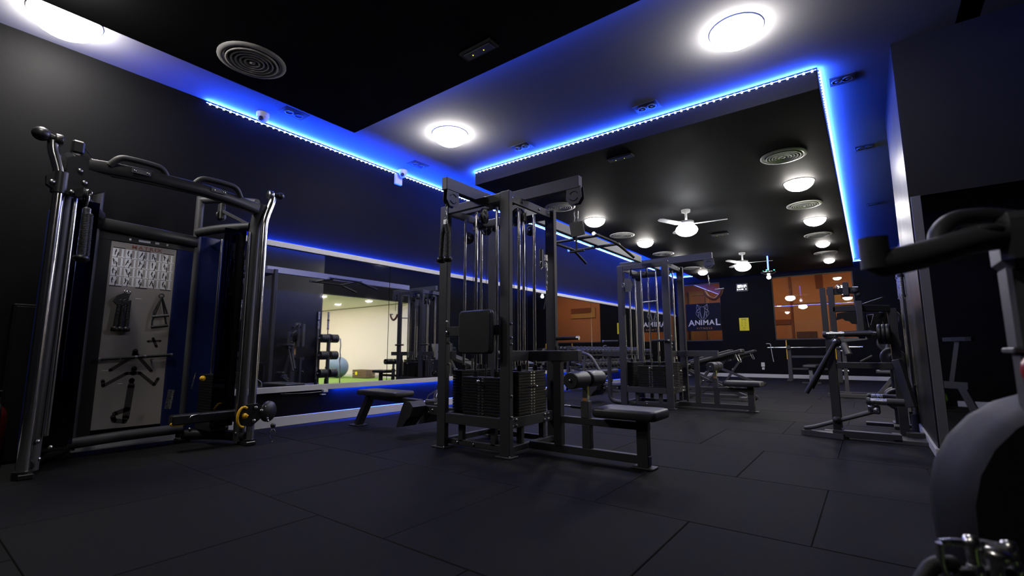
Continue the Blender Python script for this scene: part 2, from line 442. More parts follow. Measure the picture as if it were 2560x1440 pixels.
for (lx, nm) in ((-3.05, 'added unseen amber lamp on the wall between the two windows'), (.35, 'added unseen amber lamp outside to the right of the wide window')):
    t = thing('facade_fill_lamp', nm, 'lamp', (lx, BK + .22, 3.35))  # hidden behind the back wall, added to light the facade
    MB().cyl((lx, BK + .22, 3.35), (lx, BK + .42, 3.42), .02).build('arm', 'frame', t)
    MB().lathe((lx, BK + .46, 3.46), (0, 0, -1), [(.02, 0), (.09, .02), (.12, .06), (.12, .08)], 16).build('hood', 'frame', t)
    MB().sphere((lx, BK + .46, 3.36), .085, (1, 1, .7), 14, 8).build('lens', 'facade_fill', t)

# the bright side room seen in the mirror
struct(MB().box(RX + .14, 6.2, 6.0, SY + .15, -.12, -.01, 0).box(RX, RX + .14, 6.5, SY, -.12, -.002, 0), 'floor_side_room', 'turf')
struct(MB().box(RX + .14, 6.2, SY, SY + .15, 0, 2.31, 0), 'wall_side_room_far', 'sidewall')
struct(MB().box(6.05, 6.2, 6.0, SY, 0, 2.31, 0).box(RX + .14, 6.2, 6.0, 6.12, 0, 2.31, 0), 'wall_side_room', 'sidewall')
struct(MB().box(RX + .14, 6.2, 6.0, SY + .15, 2.33, 2.45, 0), 'ceiling_side_room', 'sidewall')
struct(MB().box(RX + .14, 6.05, SY - .015, SY, -.01, .07, .003), 'baseboard_side_room', 'white')
_sl = [(1.5, 7.2), (1.5, 8.7), (3.1, 7.2), (3.1, 8.7), (4.8, 7.2), (4.8, 8.7)]
_sn = ['nearest the opening', 'nearest the cream far wall', 'in the middle beside the opening', 'in the middle above the blue ball', 'deep inside beside the end wall', 'deepest inside above the crate']
for (x, y), nm in zip(_sl, _sn):
    t = thing('side_room_downlight', 'round warm downlight of the bright side room, ' + nm, 'ceiling light', (x, y, 2.33), 'side room downlights')
    MB().lathe((x, y, 2.33), (0, 0, -1), [(.11, 0), (.11, .006), (.09, .010), (.09, .004)], 20).build('rim', 'plain_white', t)
    MB().lathe((x, y, 2.33), (0, 0, -1), [(.09, .004), (.05, .012), (0, .014)], 20).build('lens', 'sidelamp', t)

# mirrors on the left wall with their white trims
M0, M1 = 2.20, 16.2
seams = [M0, 4.13, 6.1, 8.1, 10.05, 12.05, 14.05, M1]
pos = ['left end, beside the functional trainer', 'between the two nearest seams behind the first cable tower', 'third from the left end', 'fourth from the left end', 'fifth from the left end, behind the dumbbell rack', 'sixth from the left end', 'right end, beside the back wall']
for i in range(len(seams) - 1):
    y0, y1 = seams[i] + .003, seams[i + 1] - .003
    o = MB().box(W, W + .008, y0, y1, .425, 1.972, .0015).build('wall_mirror', 'mirror', None, (W, (y0 + y1) / 2, .425))
    o['label'] = 'tall wall mirror panel, ' + pos[i]; o['category'] = 'mirror'; o['group'] = 'mirror panels on the left wall'
struct(MB().box(W + .022, W + .034, M0 - .02, M1, 1.972, 2.034, .003).box(W, W + .023, M0 - .02, M1, 1.972, 2.002, .001), 'trim_1', 'white')
struct(MB().box(W + .022, W + .034, M0 - .02, M1, .366, .428, .003).box(W, W + .023, M0 - .02, M1, .398, .428, .001), 'trim_2', 'white')
# mirror on the pier
MB().box(PX + .06, 3.9, PY - .008, PY, .09, 2.02, .0015).build('pier_mirror', 'mirror', None, (2.1, PY, .09), label='wide mirror on the pier wall behind the near exercise bike', category='mirror')
M['alu'] = mat('grey_edge_profile', (.16, .16, .17), .35, metal=.3, var=.2, scale=3)
struct(MB().box(PX - .002, PX + .06, PY - .012, PY, .075, 2.02, .002), 'trim_3', 'alu')

# ------------------------------------------------------------------ LED strips
def ledm(k):
    nm = 'blue_led_line_%d' % round(k * 100)
    if nm not in bpy.data.materials: M[nm] = mat(nm, (.1, .15, .8), .4, emit=(.014, .075, 1.0), estr=LED_E * k)
    return nm
def led_strip(name, label, p0, p1, nrm, step=.065, w=.012, beads=True, m='led_line', k=1.0):
    p0, p1, nrm = Vector(p0), Vector(p1), Vector(nrm); L = (p1 - p0).length; d = (p1 - p0) / L
    t = thing(name, label, 'light strip', tuple(p0))
    if m == 'led_soft':
        MB().beam(p0, p1, w, .003, up=nrm, b=0).build('tape', m, t)
    else:                                   # tape on a small angled profile, throwing its light up and out
        q = (nrm + Vector((0, 0, 1))).normalized(); cr = q.cross(d); o_ = nrm * .006
        MB().obox((p0 + p1) / 2 + o_ - q * .0022, (cr, q, d), (w / 2 + .001, .002, L / 2), 0).build('profile', 'led', t)
        h_ = cr * (w / 2); MB().quad(p0 + o_ - h_, p1 + o_ - h_, p1 + o_ + h_, p0 + o_ + h_).build('tape', ledm(k), t)
    if beads:
        n = int(L / step); me = None
        for i in range(n):
            c = p0 + d * ((i + .5) * L / n) + nrm * .010 - Vector((0, 0, .006))
            if me is None:
                b = MB().obox((0, 0, 0), (Vector((1, 0, 0)), Vector((0, 1, 0)), Vector((0, 0, 1))), (.0078, .0078, .0078), 0)
                ob = MB.build(b, 'led_bead', 'bead'); me = ob.data; ob.parent = t
            else:
                ob = bpy.data.objects.new('led_bead', me); COL.objects.link(ob); ob.parent = t
            ob.location = c - p0
    return t
led_strip('led_strip', 'blue LED strip along the top of the left wall', (W + .004, 1.745, 3.335), (W + .004, 16.38, 3.335), (1, 0, 0), k=1.0)
led_strip('led_strip', 'blue LED strip across the front edge of the far black soffit', (-4.30, 4.855, 3.335), (-.18, 4.855, 3.335), (0, -1, 0), k=.55)
led_strip('led_strip', 'blue LED strip down the right edge of the far black soffit', (-.171, 4.87, 3.335), (-.171, 16.08, 3.335), (1, 0, 0), k=.6)
led_strip('led_strip', 'hidden blue LED strip down the left edge of the far black soffit', (-4.309, 4.87, 3.335), (-4.309, 16.08, 3.335), (-1, 0, 0), beads=False, k=.8)
led_strip('led_strip', 'blue LED strip along the top of the back wall', (W + .02, BK - .004, 3.335), (RX, BK - .004, 3.335), (0, -1, 0), k=.6)
led_strip('led_strip', 'blue LED strip hidden behind the far edge of the near black soffit', (-4.26, 2.854, 3.30), (3.5, 2.854, 3.30), (0, 1, 0), beads=False, k=.15)
led_strip('led_strip', 'blue LED strip tucked behind the white trim above the wall mirrors', (W + .012, M0, 2.006), (W + .012, M1, 2.006), (0, 0, 1), w=.008, beads=False, m='led_soft')
led_strip('led_strip', 'blue LED strip tucked under the white trim below the wall mirrors', (W + .012, 3.35, .394), (W + .012, M1, .394), (0, 0, -1), w=.0045, beads=False, m='led_soft')

# ------------------------------------------------------------------ ceiling lamps
def lamp(x, y, z, label, r=.19, h=None):
    h = h or r * .65
    t = thing('ceiling_lamp', label, 'ceiling light', (x, y, z), 'lit ceiling lamps')
    MB().lathe((x, y, z), (0, 0, -1), [(r + .012, 0), (r + .012, .006), (r, .010), (r * .98, .004)], 28).build('rim', 'plain_white', t)
    MB().lathe((x, y, z), (0, 0, -1), [(r * .98, .004)] + [(r * math.cos(math.radians(a)), .01 + h * math.sin(math.radians(a))) for a in (8, 22, 38, 54, 70, 82)] + [(0, .01 + h)], 28).build('lens', 'lamp', t)
lamp(-4.742, .596, H, 'glowing round ceiling lamp over the functional trainer', .21)
lamp(-3.765, 3.795, H, 'glowing round ceiling lamp beside the front left corner of the far soffit', .20)
lamp(-.649, 3.87, H, 'glowing round ceiling lamp before the right end of the front LED strip', .19)
lamp(-3.776, 7.516, HI, 'glowing round lamp under the far soffit above the pull-up crossbeam', .18)
lamp(-3.705, 9.742, HI, 'second glowing lamp on the left side of the far soffit, above the second tower', .17)
lamp(-3.72, 12.1, HI, 'third glowing lamp on the left side of the far soffit, hidden by the second tower', .13)
lamp(-3.808, 14.574, HI, 'farthest glowing lamp on the left side of the far soffit', .13)
lamp(-.605, 7.519, HI, 'nearest glowing lamp along the right side of the far soffit', .18)
lamp(-.601, 9.886, HI, 'second glowing lamp along the right side of the far soffit', .17)
lamp(-.638, 12.249, HI, 'third glowing lamp along the right side of the far soffit', .13)
lamp(-.659, 14.658, HI, 'farthest glowing lamp along the right side of the far soffit', .12)

lamp(-3.80, .38, HI, 'added fill lamp in the near soffit just outside the top of the view, left side', .12, .12)  # added out of view to light the near vent and the trainer
lamp(-.65, -.55, HI, 'added fill lamp in the near soffit above and behind the camera', .12)  # added out of view to light the front of the bike

# unlit recessed twin spots
def spot(x, y, z, label, sx=.26, sy=.16):
    t = thing('recessed_spotlight', label, 'spotlight', (x, y, z), 'unlit twin spotlights')
    MB().box(x - sx / 2, x + sx / 2, y - sy / 2, y + sy / 2, z - .006, z, .003).build('plate', 'spot', t)
    for s in (-1, 1):
        cx, cy = (x + s * sx * .2, y) if sx > sy else (x, y + s * sy * .2)
        MB().ring((cx, cy, z - .008), (0, 0, 1), .04, .007, 16, 6).build('bezel', 'spot', t)
        MB().lathe((cx, cy, z - .006), (0, 0, -1), [(.034, 0), (.020, .006), (0, .008)], 14).build('bulb', 'lampgrey', t)
spot(-4.758, 2.423, H, 'unlit twin spotlight beside the near soffit edge above the left wall', .18, .26)
spot(-4.759, 4.187, H, 'unlit twin spotlight near the second dome camera', .18, .26)
spot(-1.671, 4.6, H, 'unlit twin spotlight above the middle of the front LED strip', .26, .18)
spot(-3.292, 4.598, H, 'unlit twin spotlight above the left part of the front LED strip', .26, .18)
spot(-.0, 5.234, H, 'unlit twin spotlight by the corner of the LED strips', .20, .17)
spot(.159, 7.241, H, 'unlit twin spotlight in the right ceiling channel, second from the corner', .20, .17)
spot(.26, 10.238, H, 'unlit twin spotlight farthest along the right ceiling channel', .20, .17)

# round air vents
def vent(x, y, label, r=.25):
    t = thing('ceiling_vent', label, 'air vent', (x, y, HI), 'round ceiling vents')
    MB().lathe((x, y, HI), (0, 0, -1), [(r, 0), (r, .008), (r * .84, .016), (r * .80, .006)], 32).build('flange', 'vent', t)
    MB().lathe((x, y, HI), (0, 0, -1), [(r * .82, .004), (0, .004)], 24).build('backing', 'ventdark', t)
    for k, q in enumerate((.74, .61, .48, .35, .22)):
        MB().lathe((x, y, HI), (0, 0, -1), [(r * q, .004), (r * (q + .035), .020), (r * (q - .02), .024), (r * (q - .05), .006)], 28).build('ring', 'vent', t)
    MB().lathe((x, y, HI), (0, 0, -1), [(r * .10, .006), (r * .09, .022), (0, .026)], 16).build('cap', 'vent', t)
vent(-3.825, 1.579, 'round grey air vent in the near black soffit')
vent(-.65, 6.368, 'round air vent nearest on the right side of the far soffit')
vent(-.663, 8.781, 'second round air vent on the right side of the far soffit')
vent(-.656, 11.286, 'third round air vent on the right side of the far soffit')
vent(-.66, 13.5, 'farthest round air vent on the right side of the far soffit')
vent(-3.868, 6.461, 'round air vent behind the lat arm of the first cable tower')
vent(-3.853, 8.869, 'round air vent above the pull-up handles of the crossbeam')
vent(-3.82, 11.194, 'round air vent just above the second cable tower arm')
vent(-3.86, 13.673, 'farthest round air vent on the left side of the far soffit')

# emergency lights
for (x, y, nm) in ((-2.255, 2.576, 'in the near black soffit'), (-2.239, 5.187, 'at the front of the far soffit'), (-2.235, 9.989, 'behind the nearer ceiling fan')):
    t = thing('emergency_light', 'slim rectangular emergency light ' + nm, 'emergency light', (x, y, HI), 'emergency lights')
    MB().box(x - .16, x + .16, y - .055, y + .055, HI - .022, HI, .004).build('housing', 'spot', t)
    MB().box(x - .13, x + .13, y - .035, y + .035, HI - .030, HI - .022, .003).build('lens', 'lampgrey', t)
    for q in (-.06, .05): MB().box(x + q - .004, x + q + .004, y - .004, y + .004, HI - .034, HI - .030, .001).build('indicator', 'amber', t)

# dome cameras
def dome(x, y, nm, big=False):
    t = thing('dome_camera', nm, 'camera', (x, y, H))
    if big: MB().box(W, W + .05, y - .06, y + .06, H - .19, H - .03, .01).build('wall_bracket', 'plain_white', t)
    MB().lathe((x, y, H), (0, 0, -1), [(.065, 0), (.065, .03), (.055, .05)], 20).build('base', 'plain_white', t)
    MB().sphere((x, y, H - .055), .052, (1, 1, 1), 16, 10).build('eyeball', 'plain_white', t)
    MB().lathe((x + .03, y + -.03, H - .075), (.6, -.6, -.5), [(.026, 0), (.022, .02), (0, .026)], 12).build('lens', 'plastic', t)
dome(-5.03, 2.223, 'white dome camera on the ceiling at the start of the LED strip')
dome(-5.10, 4.21, 'white dome camera with wall bracket breaking the left LED strip', True)
# small white sensor further along the left wall
solo(MB().box(W, W + .03, 9.0, 9.06, 3.02, 3.10, .006), 'motion_sensor', 'plain_white', 'small white sensor on the left wall under the LED strip', 'sensor', (W, 9.03, 3.06))

# ceiling fans
def fan(x, y, nm, a0):
    t = thing('ceiling_fan', nm, 'fan', (x, y, HI), 'white ceiling fans')
    MB().lathe((x, y, HI), (0, 0, -1), [(.075, 0), (.07, .04), (.02, .06), (.018, .16), (.02, .2)], 18).build('downrod', 'fanwhite', t)
    MB().lathe((x, y, HI - .18), (0, 0, -1), [(.03, 0), (.12, .02), (.13, .09), (.10, .11)], 22).build('motor', 'fanwhite', t)
    MB().sphere((x, y, HI - .345), .175, (1, 1, .60), 24, 12).build('globe', 'fanlamp', t)
    for k in range(3):
        a = math.radians(a0 + 120 * k); u = Vector((math.cos(a), math.sin(a), 0)); v = Vector((-math.sin(a), math.cos(a), .18)).normalized()
        o = Vector((x, y, HI - .255))
        MB().prism([(.11, -.03), (.2, -.062), (.58, -.05), (.625, -.025), (.63, .03), (.58, .055), (.2, .055), (.11, .03)], o, u, v, u.cross(v) * .008).build('blade', 'fanwhite', t)
fan(-2.283, 7.9, 'white three-blade ceiling fan with lit globe, the nearer one', 5)
fan(-2.276, 12.268, 'white three-blade ceiling fan with lit globe, the farther one', 8)
# party lamp
t = thing('party_lamp', 'small blue party lamp hanging from the far soffit beside the farther fan', 'lamp', (-1.858, 13.076, HI))
MB().cyl((-1.858, 13.076, HI), (-1.858, 13.076, 2.80), .018, 10).build('stem', 'blue_glow', t)
MB().lathe((-1.858, 13.076, 2.80), (0, 0, -1), [(.03, 0), (.15, .03), (.17, .06), (.10, .10), (.05, .12)], 20).build('reflector', 'chrome', t)
MB().sphere((-1.858, 13.076, 2.62), .05).build('bulb', 'discolamp', t)
for (dx, dy) in ((.13, -.02), (-.02, -.13), (-.12, .04)): MB().sphere((-1.858 + dx, 13.076 + dy, 2.785), .016, n=8, m=6).build('indicator', 'green_glow', t)

# ================================================================== CABLE TOWERS
def pulley(mb, c, d, r=.055, w=.022):
    c, d = Vector(c), Vector(d).normalized()
    mb.lathe(c - d * w / 2, d, [(0, 0), (r * .35, 0), (r * .35, w * .1), (r * .75, w * .2), (r, 0), (r, w * .2), (r * .9, w * .5), (r, w * .8), (r, w), (r * .75, w * .8), (r * .35, w * .9), (r * .35, w), (0, w)], 22)
    return mb
def pulley_part(t, c, d, r=.055, w=.022):
    p = pulley(MB(), c, d, r, w).build('pulley', 'plastic', t)
    dd = Vector(d).normalized(); mb = MB()
    for s in (-1, 1): mb.lathe(Vector(c) + dd * s * w * .5, dd * s, [(r * .2, 0), (r * .18, .006), (r * .08, .010), (0, .010)], 8)
    mb.build('axle_bolt', 'steel', p); return p
def bracket(t, c, d, s=.11):
    # square folded pulley bracket with a curved slot, hanging under an arm end
    c, d = Vector(c), Vector(d).normalized(); u = Vector((0, 0, -1)); v = d.cross(u)
    mb = MB()
    for q in (-.022, .022):
        mb.prism([(-.6 * s, -.5 * s), (-.6 * s, .5 * s), (.15 * s, .55 * s), (.5 * s, .30 * s), (.5 * s, -.30 * s), (.15 * s, -.55 * s)], c + d * q, u, v, d * .004)
    b = mb.build('pulley_bracket', 'frame2', t)
    arc = []
    for k in range(9):
        a = math.radians(-60 + 120 * k / 8); arc.append(c + d * .028 + u * (.30 * s * math.cos(a)) + v * (.30 * s * math.sin(a)))
    arc2 = [c * 2 + d * .056 - p for p in arc]
    MB().tube(arc, .004, 5).tube(arc2, .004, 5).build('slot', 'plastic', b)
    pulley_part(t, c, d, .045)
    return b
def stack(t, cx, cy, ax, z0=.29, n=15, wide=.40, deep=.13, pin=5, rods=.115, ztop=2.0):
    # weight stack facing direction ax
    ax = Vector((*ax, 0)); sd = Vector((-ax.y, ax.x, 0)); Z = Vector((0, 0, 1)); c = Vector((cx, cy, 0)); ph = .0235
    mb = MB()
    for k in range(n):
        mb.obox(c + Z * (z0 + ph * (k + .5)), (sd, ax, Z), (wide / 2, deep / 2, ph / 2 - .0012), .003)
    mb.build('weight_stack', 'stack', t, kind='stuff')
    zt = z0 + ph * n
    mb = MB()
    for k in range(n):
        for s in (-.020, .020):
            mb.obox(c + ax * (deep / 2 + .0004) + sd * s + Z * (z0 + ph * (k + .5)), (sd, ax, Z), (.010, .0012, .0055), 0)
    mb.build('weight_number', 'steel', t, kind='stuff')
    pz = z0 + ph * (n - pin + .5) if pin else zt
    MB().lathe(c + ax * (deep / 2) + Z * pz, ax, [(.006, 0), (.006, .02), (.016, .022), (.018, .035), (.012, .045), (0, .047)], 12).build('selector_pin', 'chrome', t)
    MB().cyl(c + Z * zt, c + Z * (zt + .07), .012, 10).cyl(c + Z * (zt + .06), c + Z * (zt + .10), .008, 10).build('stem', 'chrome', t)
    for s in (-1, 1):
        MB().cyl(c + sd * s * rods + Z * (z0 - .06), c + sd * s * rods + Z * ztop, .0130, 12).build('guide_rod', 'chrome', t)
        MB().cyl(c + sd * s * rods + Z * zt, c + sd * s * rods + Z * (zt + .045), .022, 12).build('bushing', 'plastic', t)
    MB().cyl(c + Z * (zt + .1), c + Z * ztop, .0028, 6).build('cable', 'plastic', t)

def tower(oy, label, second=False):
    cx, cy = -2.635, 3.30 + oy
    T = thing('cable_tower', label, 'cable machine', (cx, cy, 0), 'four-stack cable towers')
    yA, yD, xA, xB = 2.97 + oy, 3.65 + oy, -2.98, -2.29
    # posts and foot plates
    for (x, y) in ((xA, yA), (xB, yA), (xB, yD), (xA, yD)):
        MB().box(x - .0485, x + .0485, y - .025, y + .025, .012, 2.11, .004).build('post', 'frame', T)
        fp = MB().box(x - .075, x + .075, y - .055, y + .055, 0, .012, .003).build('foot_plate', 'frame', T)
        bolts(MB(), [(x + .062, y - .04, .012), (x - .062, y + .04, .012)], (0, 0, 1), .007, .006).build('bolt', 'steel', fp)
    # top ring
    for y in (yA, yD): MB().box(xA + .0485, xB - .0485, y - .02, y + .02, 2.035, 2.105, .003).build('top_rail', 'frame', T)
    for x in (xA, xB): MB().box(x - .012, x + .012, yA + .025, yD - .025, 2.035, 2.105, .003).build('top_rail', 'frame2', T)
    bolts(MB(), [(xB + .012, yA + q, 2.07) for q in (.06, .21, .47, .62)], (1, 0, 0)).build('bolt', 'steel', T)
    bolts(MB(), [(xB + .0485, yA + q, z) for z in (.30, .46, 1.02, .91, .86) for q in (0,)], (1, 0, 0)).build('bolt', 'steel', T)
    bolts(MB(), [(xA + .0485, yA + q, z) for z in (.245, .29, .70, .88, .96) for q in (.012,)], (1, 0, 0)).build('bolt', 'steel', T)
    # arms
    xr = -1.76 if not second else -1.70
    MB().box(-2.72, xr, cy - .065, cy - .005, 2.108, 2.212, .004).build('lat_arm', 'frame2', T)
    MB().box(-3.11, -2.72, cy - .065, cy - .005, 2.108, 2.212, .004).build('row_arm', 'frame2', T)
    if not second: MB().box(-2.685, -2.625, 2.62 + oy, 3.235 + oy, 2.108, 2.212, .004).build('rope_arm', 'frame2', T)
    MB().box(-2.665, -2.605, 3.295 + oy, yD + .02, 2.108, 2.212, .004).build('rear_arm', 'frame2', T)
    bracket(T, (xr + .07 - .12, cy - .035, 2.045), (0, -1, 0), .13)
    pulley_part(T, (xB - .10, cy - .035, 1.99), (0, 1, 0), .07)
    pulley_part(T, (xB - .02, cy - .30, 1.97), (1, 0, 0), .05)
    if not second:
        bracket(T, (-2.655, 2.70 + oy, 2.045), (1, 0, 0), .13)
    for (px, py, pz, d, r) in ((-2.60, 3.06 + oy, 1.98, (1, .3, 0), .07), (-2.93, 3.22 + oy, 1.86, (1, -.6, 0), .055), (-2.72, 3.12 + oy, 1.96, (1, 0, 0), .05), (-2.45, 3.55 + oy, 1.93, (0, 1, 0), .055), (-2.86, 3.40 + oy, 1.97, (0, 1, 0), .06)):
        pulley_part(T, (px, py, pz), d, r)
    MB().box(xA + .0485, xB - .0485, cy - .02, cy + .02, 1.945, 2.02, .003).build('pulley_beam', 'frame', T)
    # stacks
    stack(T, -2.575, 3.06 + oy, (0, -1), n=13, pin=2, ztop=2.03)
    stack(T, -2.335, 3.32 + oy, (1, 0), n=15, pin=6, ztop=2.03, deep=.11)
    stack(T, -2.93, 3.29 + oy, (-1, 0), n=15, pin=4, ztop=2.03, deep=.11)
    stack(T, -2.66, 3.57 + oy, (0, 1), n=15, pin=7, ztop=2.03, deep=.11)
    # cross bars low down
    MB().box(xA + .0485, xB - .0485, yA - .02, yA + .03, .205, .288, .003).build('stack_beam', 'frame', T)
    MB().box(xB - .04, xB + .012, yA + .025, yD - .025, .205, .288, .003).build('stack_beam', 'frame', T)
    MB().box(xA - .012, xA + .04, yA + .025, yD - .025, .205, .288, .003).build('stack_beam', 'frame', T)
    MB().box(xA + .0485, xB - .0485, yD - .03, yD + .02, .205, .288, .003).build('stack_beam', 'frame', T)
    bolts(MB(), [(xB + .012, yA + q, z) for q in (.06, .11, .52, .58) for z in (.225, .27)], (1, 0, 0), .010).build('bolt', 'steel', T)
    for (x, y) in ((-2.80, 3.02), (-2.45, 3.02), (-2.31, 3.18), (-2.31, 3.50), (-2.80, 3.62)):
        MB().box(x - .025, x + .025, y - .02 + oy, y + .02 + oy, .06, .205, .003).build('stub_leg', 'frame', T)
    MB().box(xA, xB, yA + .03, yA + .075, .03, .075, .003).build('floor_rail', 'frame', T)
    MB().box(xA, xB, yD - .075, yD - .03, .03, .075, .003).build('floor_rail', 'frame', T)
    for x in (xA, xB): MB().box(x - .022, x + .022, yA + .025, yD - .025, .03, .075, .003).build('floor_rail', 'frame', T)
    bolts(MB(), [(xA + .15, yA + .03, .052), (xA + .33, yA + .03, .052)], (0, -1, 0), .009).build('bolt', 'steel', T)
    # +X station: lat seat
    yl = cy - .03
    MB().box(xB - .015, xB + .035, yA + .025, yD - .025, .728, .81, .003).build('side_rail', 'frame', T)
    MB().box(xB + .035, -1.80, yl - .035, yl + .035, .728, .81, .003).build('stub_arm', 'frame', T)
    MB().box(-2.03, -1.965, yl - .03, yl + .03, .075, .728, .003).build('seat_upright', 'frame', T)
    MB().box(xB + .02, -1.27, yl - .025, yl + .025, .028, .085, .003).build('seat_floor_rail', 'frame', T)
    MB().box(-1.965, -1.27, yl - .025, yl + .025, .255, .305, .003).build('seat_rail', 'frame', T)
    MB().box(-1.785, -1.715, yl - .025, yl + .025, .085, .255, .003).build('seat_upright', 'frame', T)
    MB().box(-1.355, -1.275, yl - .03, yl + .03, .012, .33, .003).build('seat_leg', 'frame', T)
    MB().box(-1.39, -1.235, yl - .055, yl + .055, 0, .012, .003).build('foot_plate', 'frame', T)
    # thigh roller post with marks
    rp = MB().box(-1.79, -1.725, yl - .027, yl + .027, .305, .43, .003).build('roller_sleeve', 'frame2', T)
    MB().box(-1.778, -1.737, yl - .02, yl + .02, .43, .56, .003).build('roller_post', 'steel', T)
    MB().box(-1.7372, -1.7352, yl - .012, yl + .012, .47, .54, .0005).build('height_tape', 'lime', T)
    MB().box(-1.776, -1.739, yl - .0222, yl - .0195, .432, .452, .0005).build('height_mark', 'orange', T)
    MB().cyl((-1.79, yl, .375), (-1.87, yl - .04, .385), .010, 10).build('pin_grip', 'plastic', rp)
    MB().cyl((-1.868, yl - .039, .385), (-1.90, yl - .055, .390), .007, 8).sphere((-1.905, yl - .057, .391), .011, n=10, m=6).build('pull_pin', 'chrome', rp)
    for s in (-1, 1):
        y0, y1 = sorted((yl + s * .02, yl + s * .235))
        r = MB().lathe((-1.755, y0, .592), (0, 1, 0), [(.056, 0), (.0605, .005), (.061, .012), (.061, y1 - y0 - .012), (.0605, y1 - y0 - .005), (.056, y1 - y0)], 28).build('thigh_roller', 'vinyl', T)
        MB().cyl((-1.755, y0 - .001, .592), (-1.755, y1 + .001, .592), .056, 28).build('roller_end', 'rub', r)
        ye = y1 if s > 0 else y0
        bolts(MB(), [(-1.755, ye, .592)], (0, s, 0), .011).build('end_bolt', 'steel', r)
    pad(-1.64, -1.17, yl - .155, yl + .155, .335, .402).build('seat', 'vinyl', T)
    # -Y station: back pad on a cross bar
    if not second:
        MB().box(xA + .0485, xB - .0485, yA - .022, yA + .022, .935, 1.017, .003).build('pad_bar', 'frame', T)
        MB().box(-2.60, -2.48, yA - .06, yA - .02, .94, 1.01, .003).build('pad_bracket', 'frame', T)
        pad(-2.695, -2.355, yA - .125, yA - .06, .785, 1.135, vertical=True).build('back_pad', 'vinyl', T)
        bolts(MB(), [(-2.915, yA - .03, z) for z in (.97, 1.06)], (0, -1, 0), .012).build('bolt', 'steel', T)
        MB().box(xA - .049, xA - .047, yA - .02, yA + .02, .43, .55, .0005).build('side_decal', 'redprint', T)
        MB().box(-3.10, -2.98, yA + .1, yA + .16, .74, .81, .003).build('left_stub_arm', 'frame', T)
        MB().cyl((-2.255, yD, .917), (-2.04, yD, .919), .016, 12).build('side_grip', 'rub', T)
        MB().cyl((-2.04, yD, .919), (-2.015, yD, .919), .018, 12).build('grip_cap', 'steel', T)
        MB().beam((-2.25, yD, .85), (-2.2, yD - .02, .72), .02, .02).build('grip_brace', 'frame', T)
    else:
        for (gx0, gx1) in ((-3.03, -3.26), (-2.50, -2.27)):
            MB().cyl((gx0, yA - .06, .955), (gx1, yA - .06, .955), .017, 12).build('side_grip', 'rub', T)
            MB().cyl((gx1, yA - .06, .955), (gx1 + .025 * (1 if gx1 > gx0 else -1), yA - .06, .955), .019, 12).build('grip_cap', 'steel', T)
        MB().box(-3.32, xA, yA - .02, yA + .05, .728, .81, .003).build('left_stub_arm', 'frame', T)
        MB().tube(fil([(-3.22, yA + .02, .73), (-3.22, yA + .02, .06), (-2.98, yA + .02, .045)], .16, 7), .033, 12).build('bent_leg', 'frame', T)
        MB().box(-2.235, -1.70, yl - .036, yl + .036, .7275, .8105, .003).build('cover_plate', 'frame2', T)
        mb = MB(); mb.prism([(-.06, -.10), (.05, -.10), (.07, 0), (.05, .09), (-.04, .11), (-.07, .02)], (-2.86, yA - .03, 1.80), (1, 0, 0), (0, 0, 1), (0, .012, 0)); mb.build('pulley_shield', 'frame2', T)
        pulley_part(T, (-2.80, yA - .03, 1.99), (1, .4, 0), .06)
        MB().cyl((-2.62, yA - .05, 1.52), (-2.40, yA - .05, 1.53), .010, 10).build('peg', 'steel', T)
        MB().beam((-3.03, yA + .1, .72), (-3.05, yA + .1, .2), .03, .03).build('handle_frame', 'frame', T)
    # -X station: low row seat and footplates
    yb = cy - .02
    MB().beam((-3.0, yb, .245), (-3.62, yb, .245), .055, .08).build('row_rail', 'frame', T)
    MB().beam((-3.6, yb, .31), (-4.42, yb, .325), .06, .05).build('row_seat_rail', 'frame', T)
    MB().beam((-4.40, yb, .33), (-4.60, yb, .012), .085, .06, up=(1, 0, 0)).build('row_leg', 'frame', T)
    MB().box(-4.68, -4.52, yb - .07, yb + .07, 0, .012, .003).build('foot_plate', 'frame', T)
    pad(-4.48, -3.84, yb - .14, yb + .14, .345, .402).build('row_seat', 'vinyl', T)
    for s in (-1, 1):
        q = yb + s * .14
        mb = MB(); mb.prism([(-3.55, .335), (-3.50, .335), (-3.46, .29), (-3.50, .20), (-3.54, .17), (-3.60, .10), (-3.69, .085), (-3.62, .27), (-3.59, .325)], (0, q - .085, 0), (1, 0, 0), (0, 0, 1), (0, .17, 0))
        mb.build('foot_rest', 'frame', T)
    MB().box(-3.56, -3.50, yb - .2, yb + .2, .20, .26, .003).build('foot_rest_bar', 'frame', T)
    bolts(MB(), [(-3.40, yb - .0275, .25), (-3.22, yb - .0275, .235), (-3.45, yb - .0275, .225)], (0, -1, 0), .010).build('bolt', 'steel', T)
    pulley_part(T, (-3.07, yb, .36), (0, 1, 0), .055)
    return T

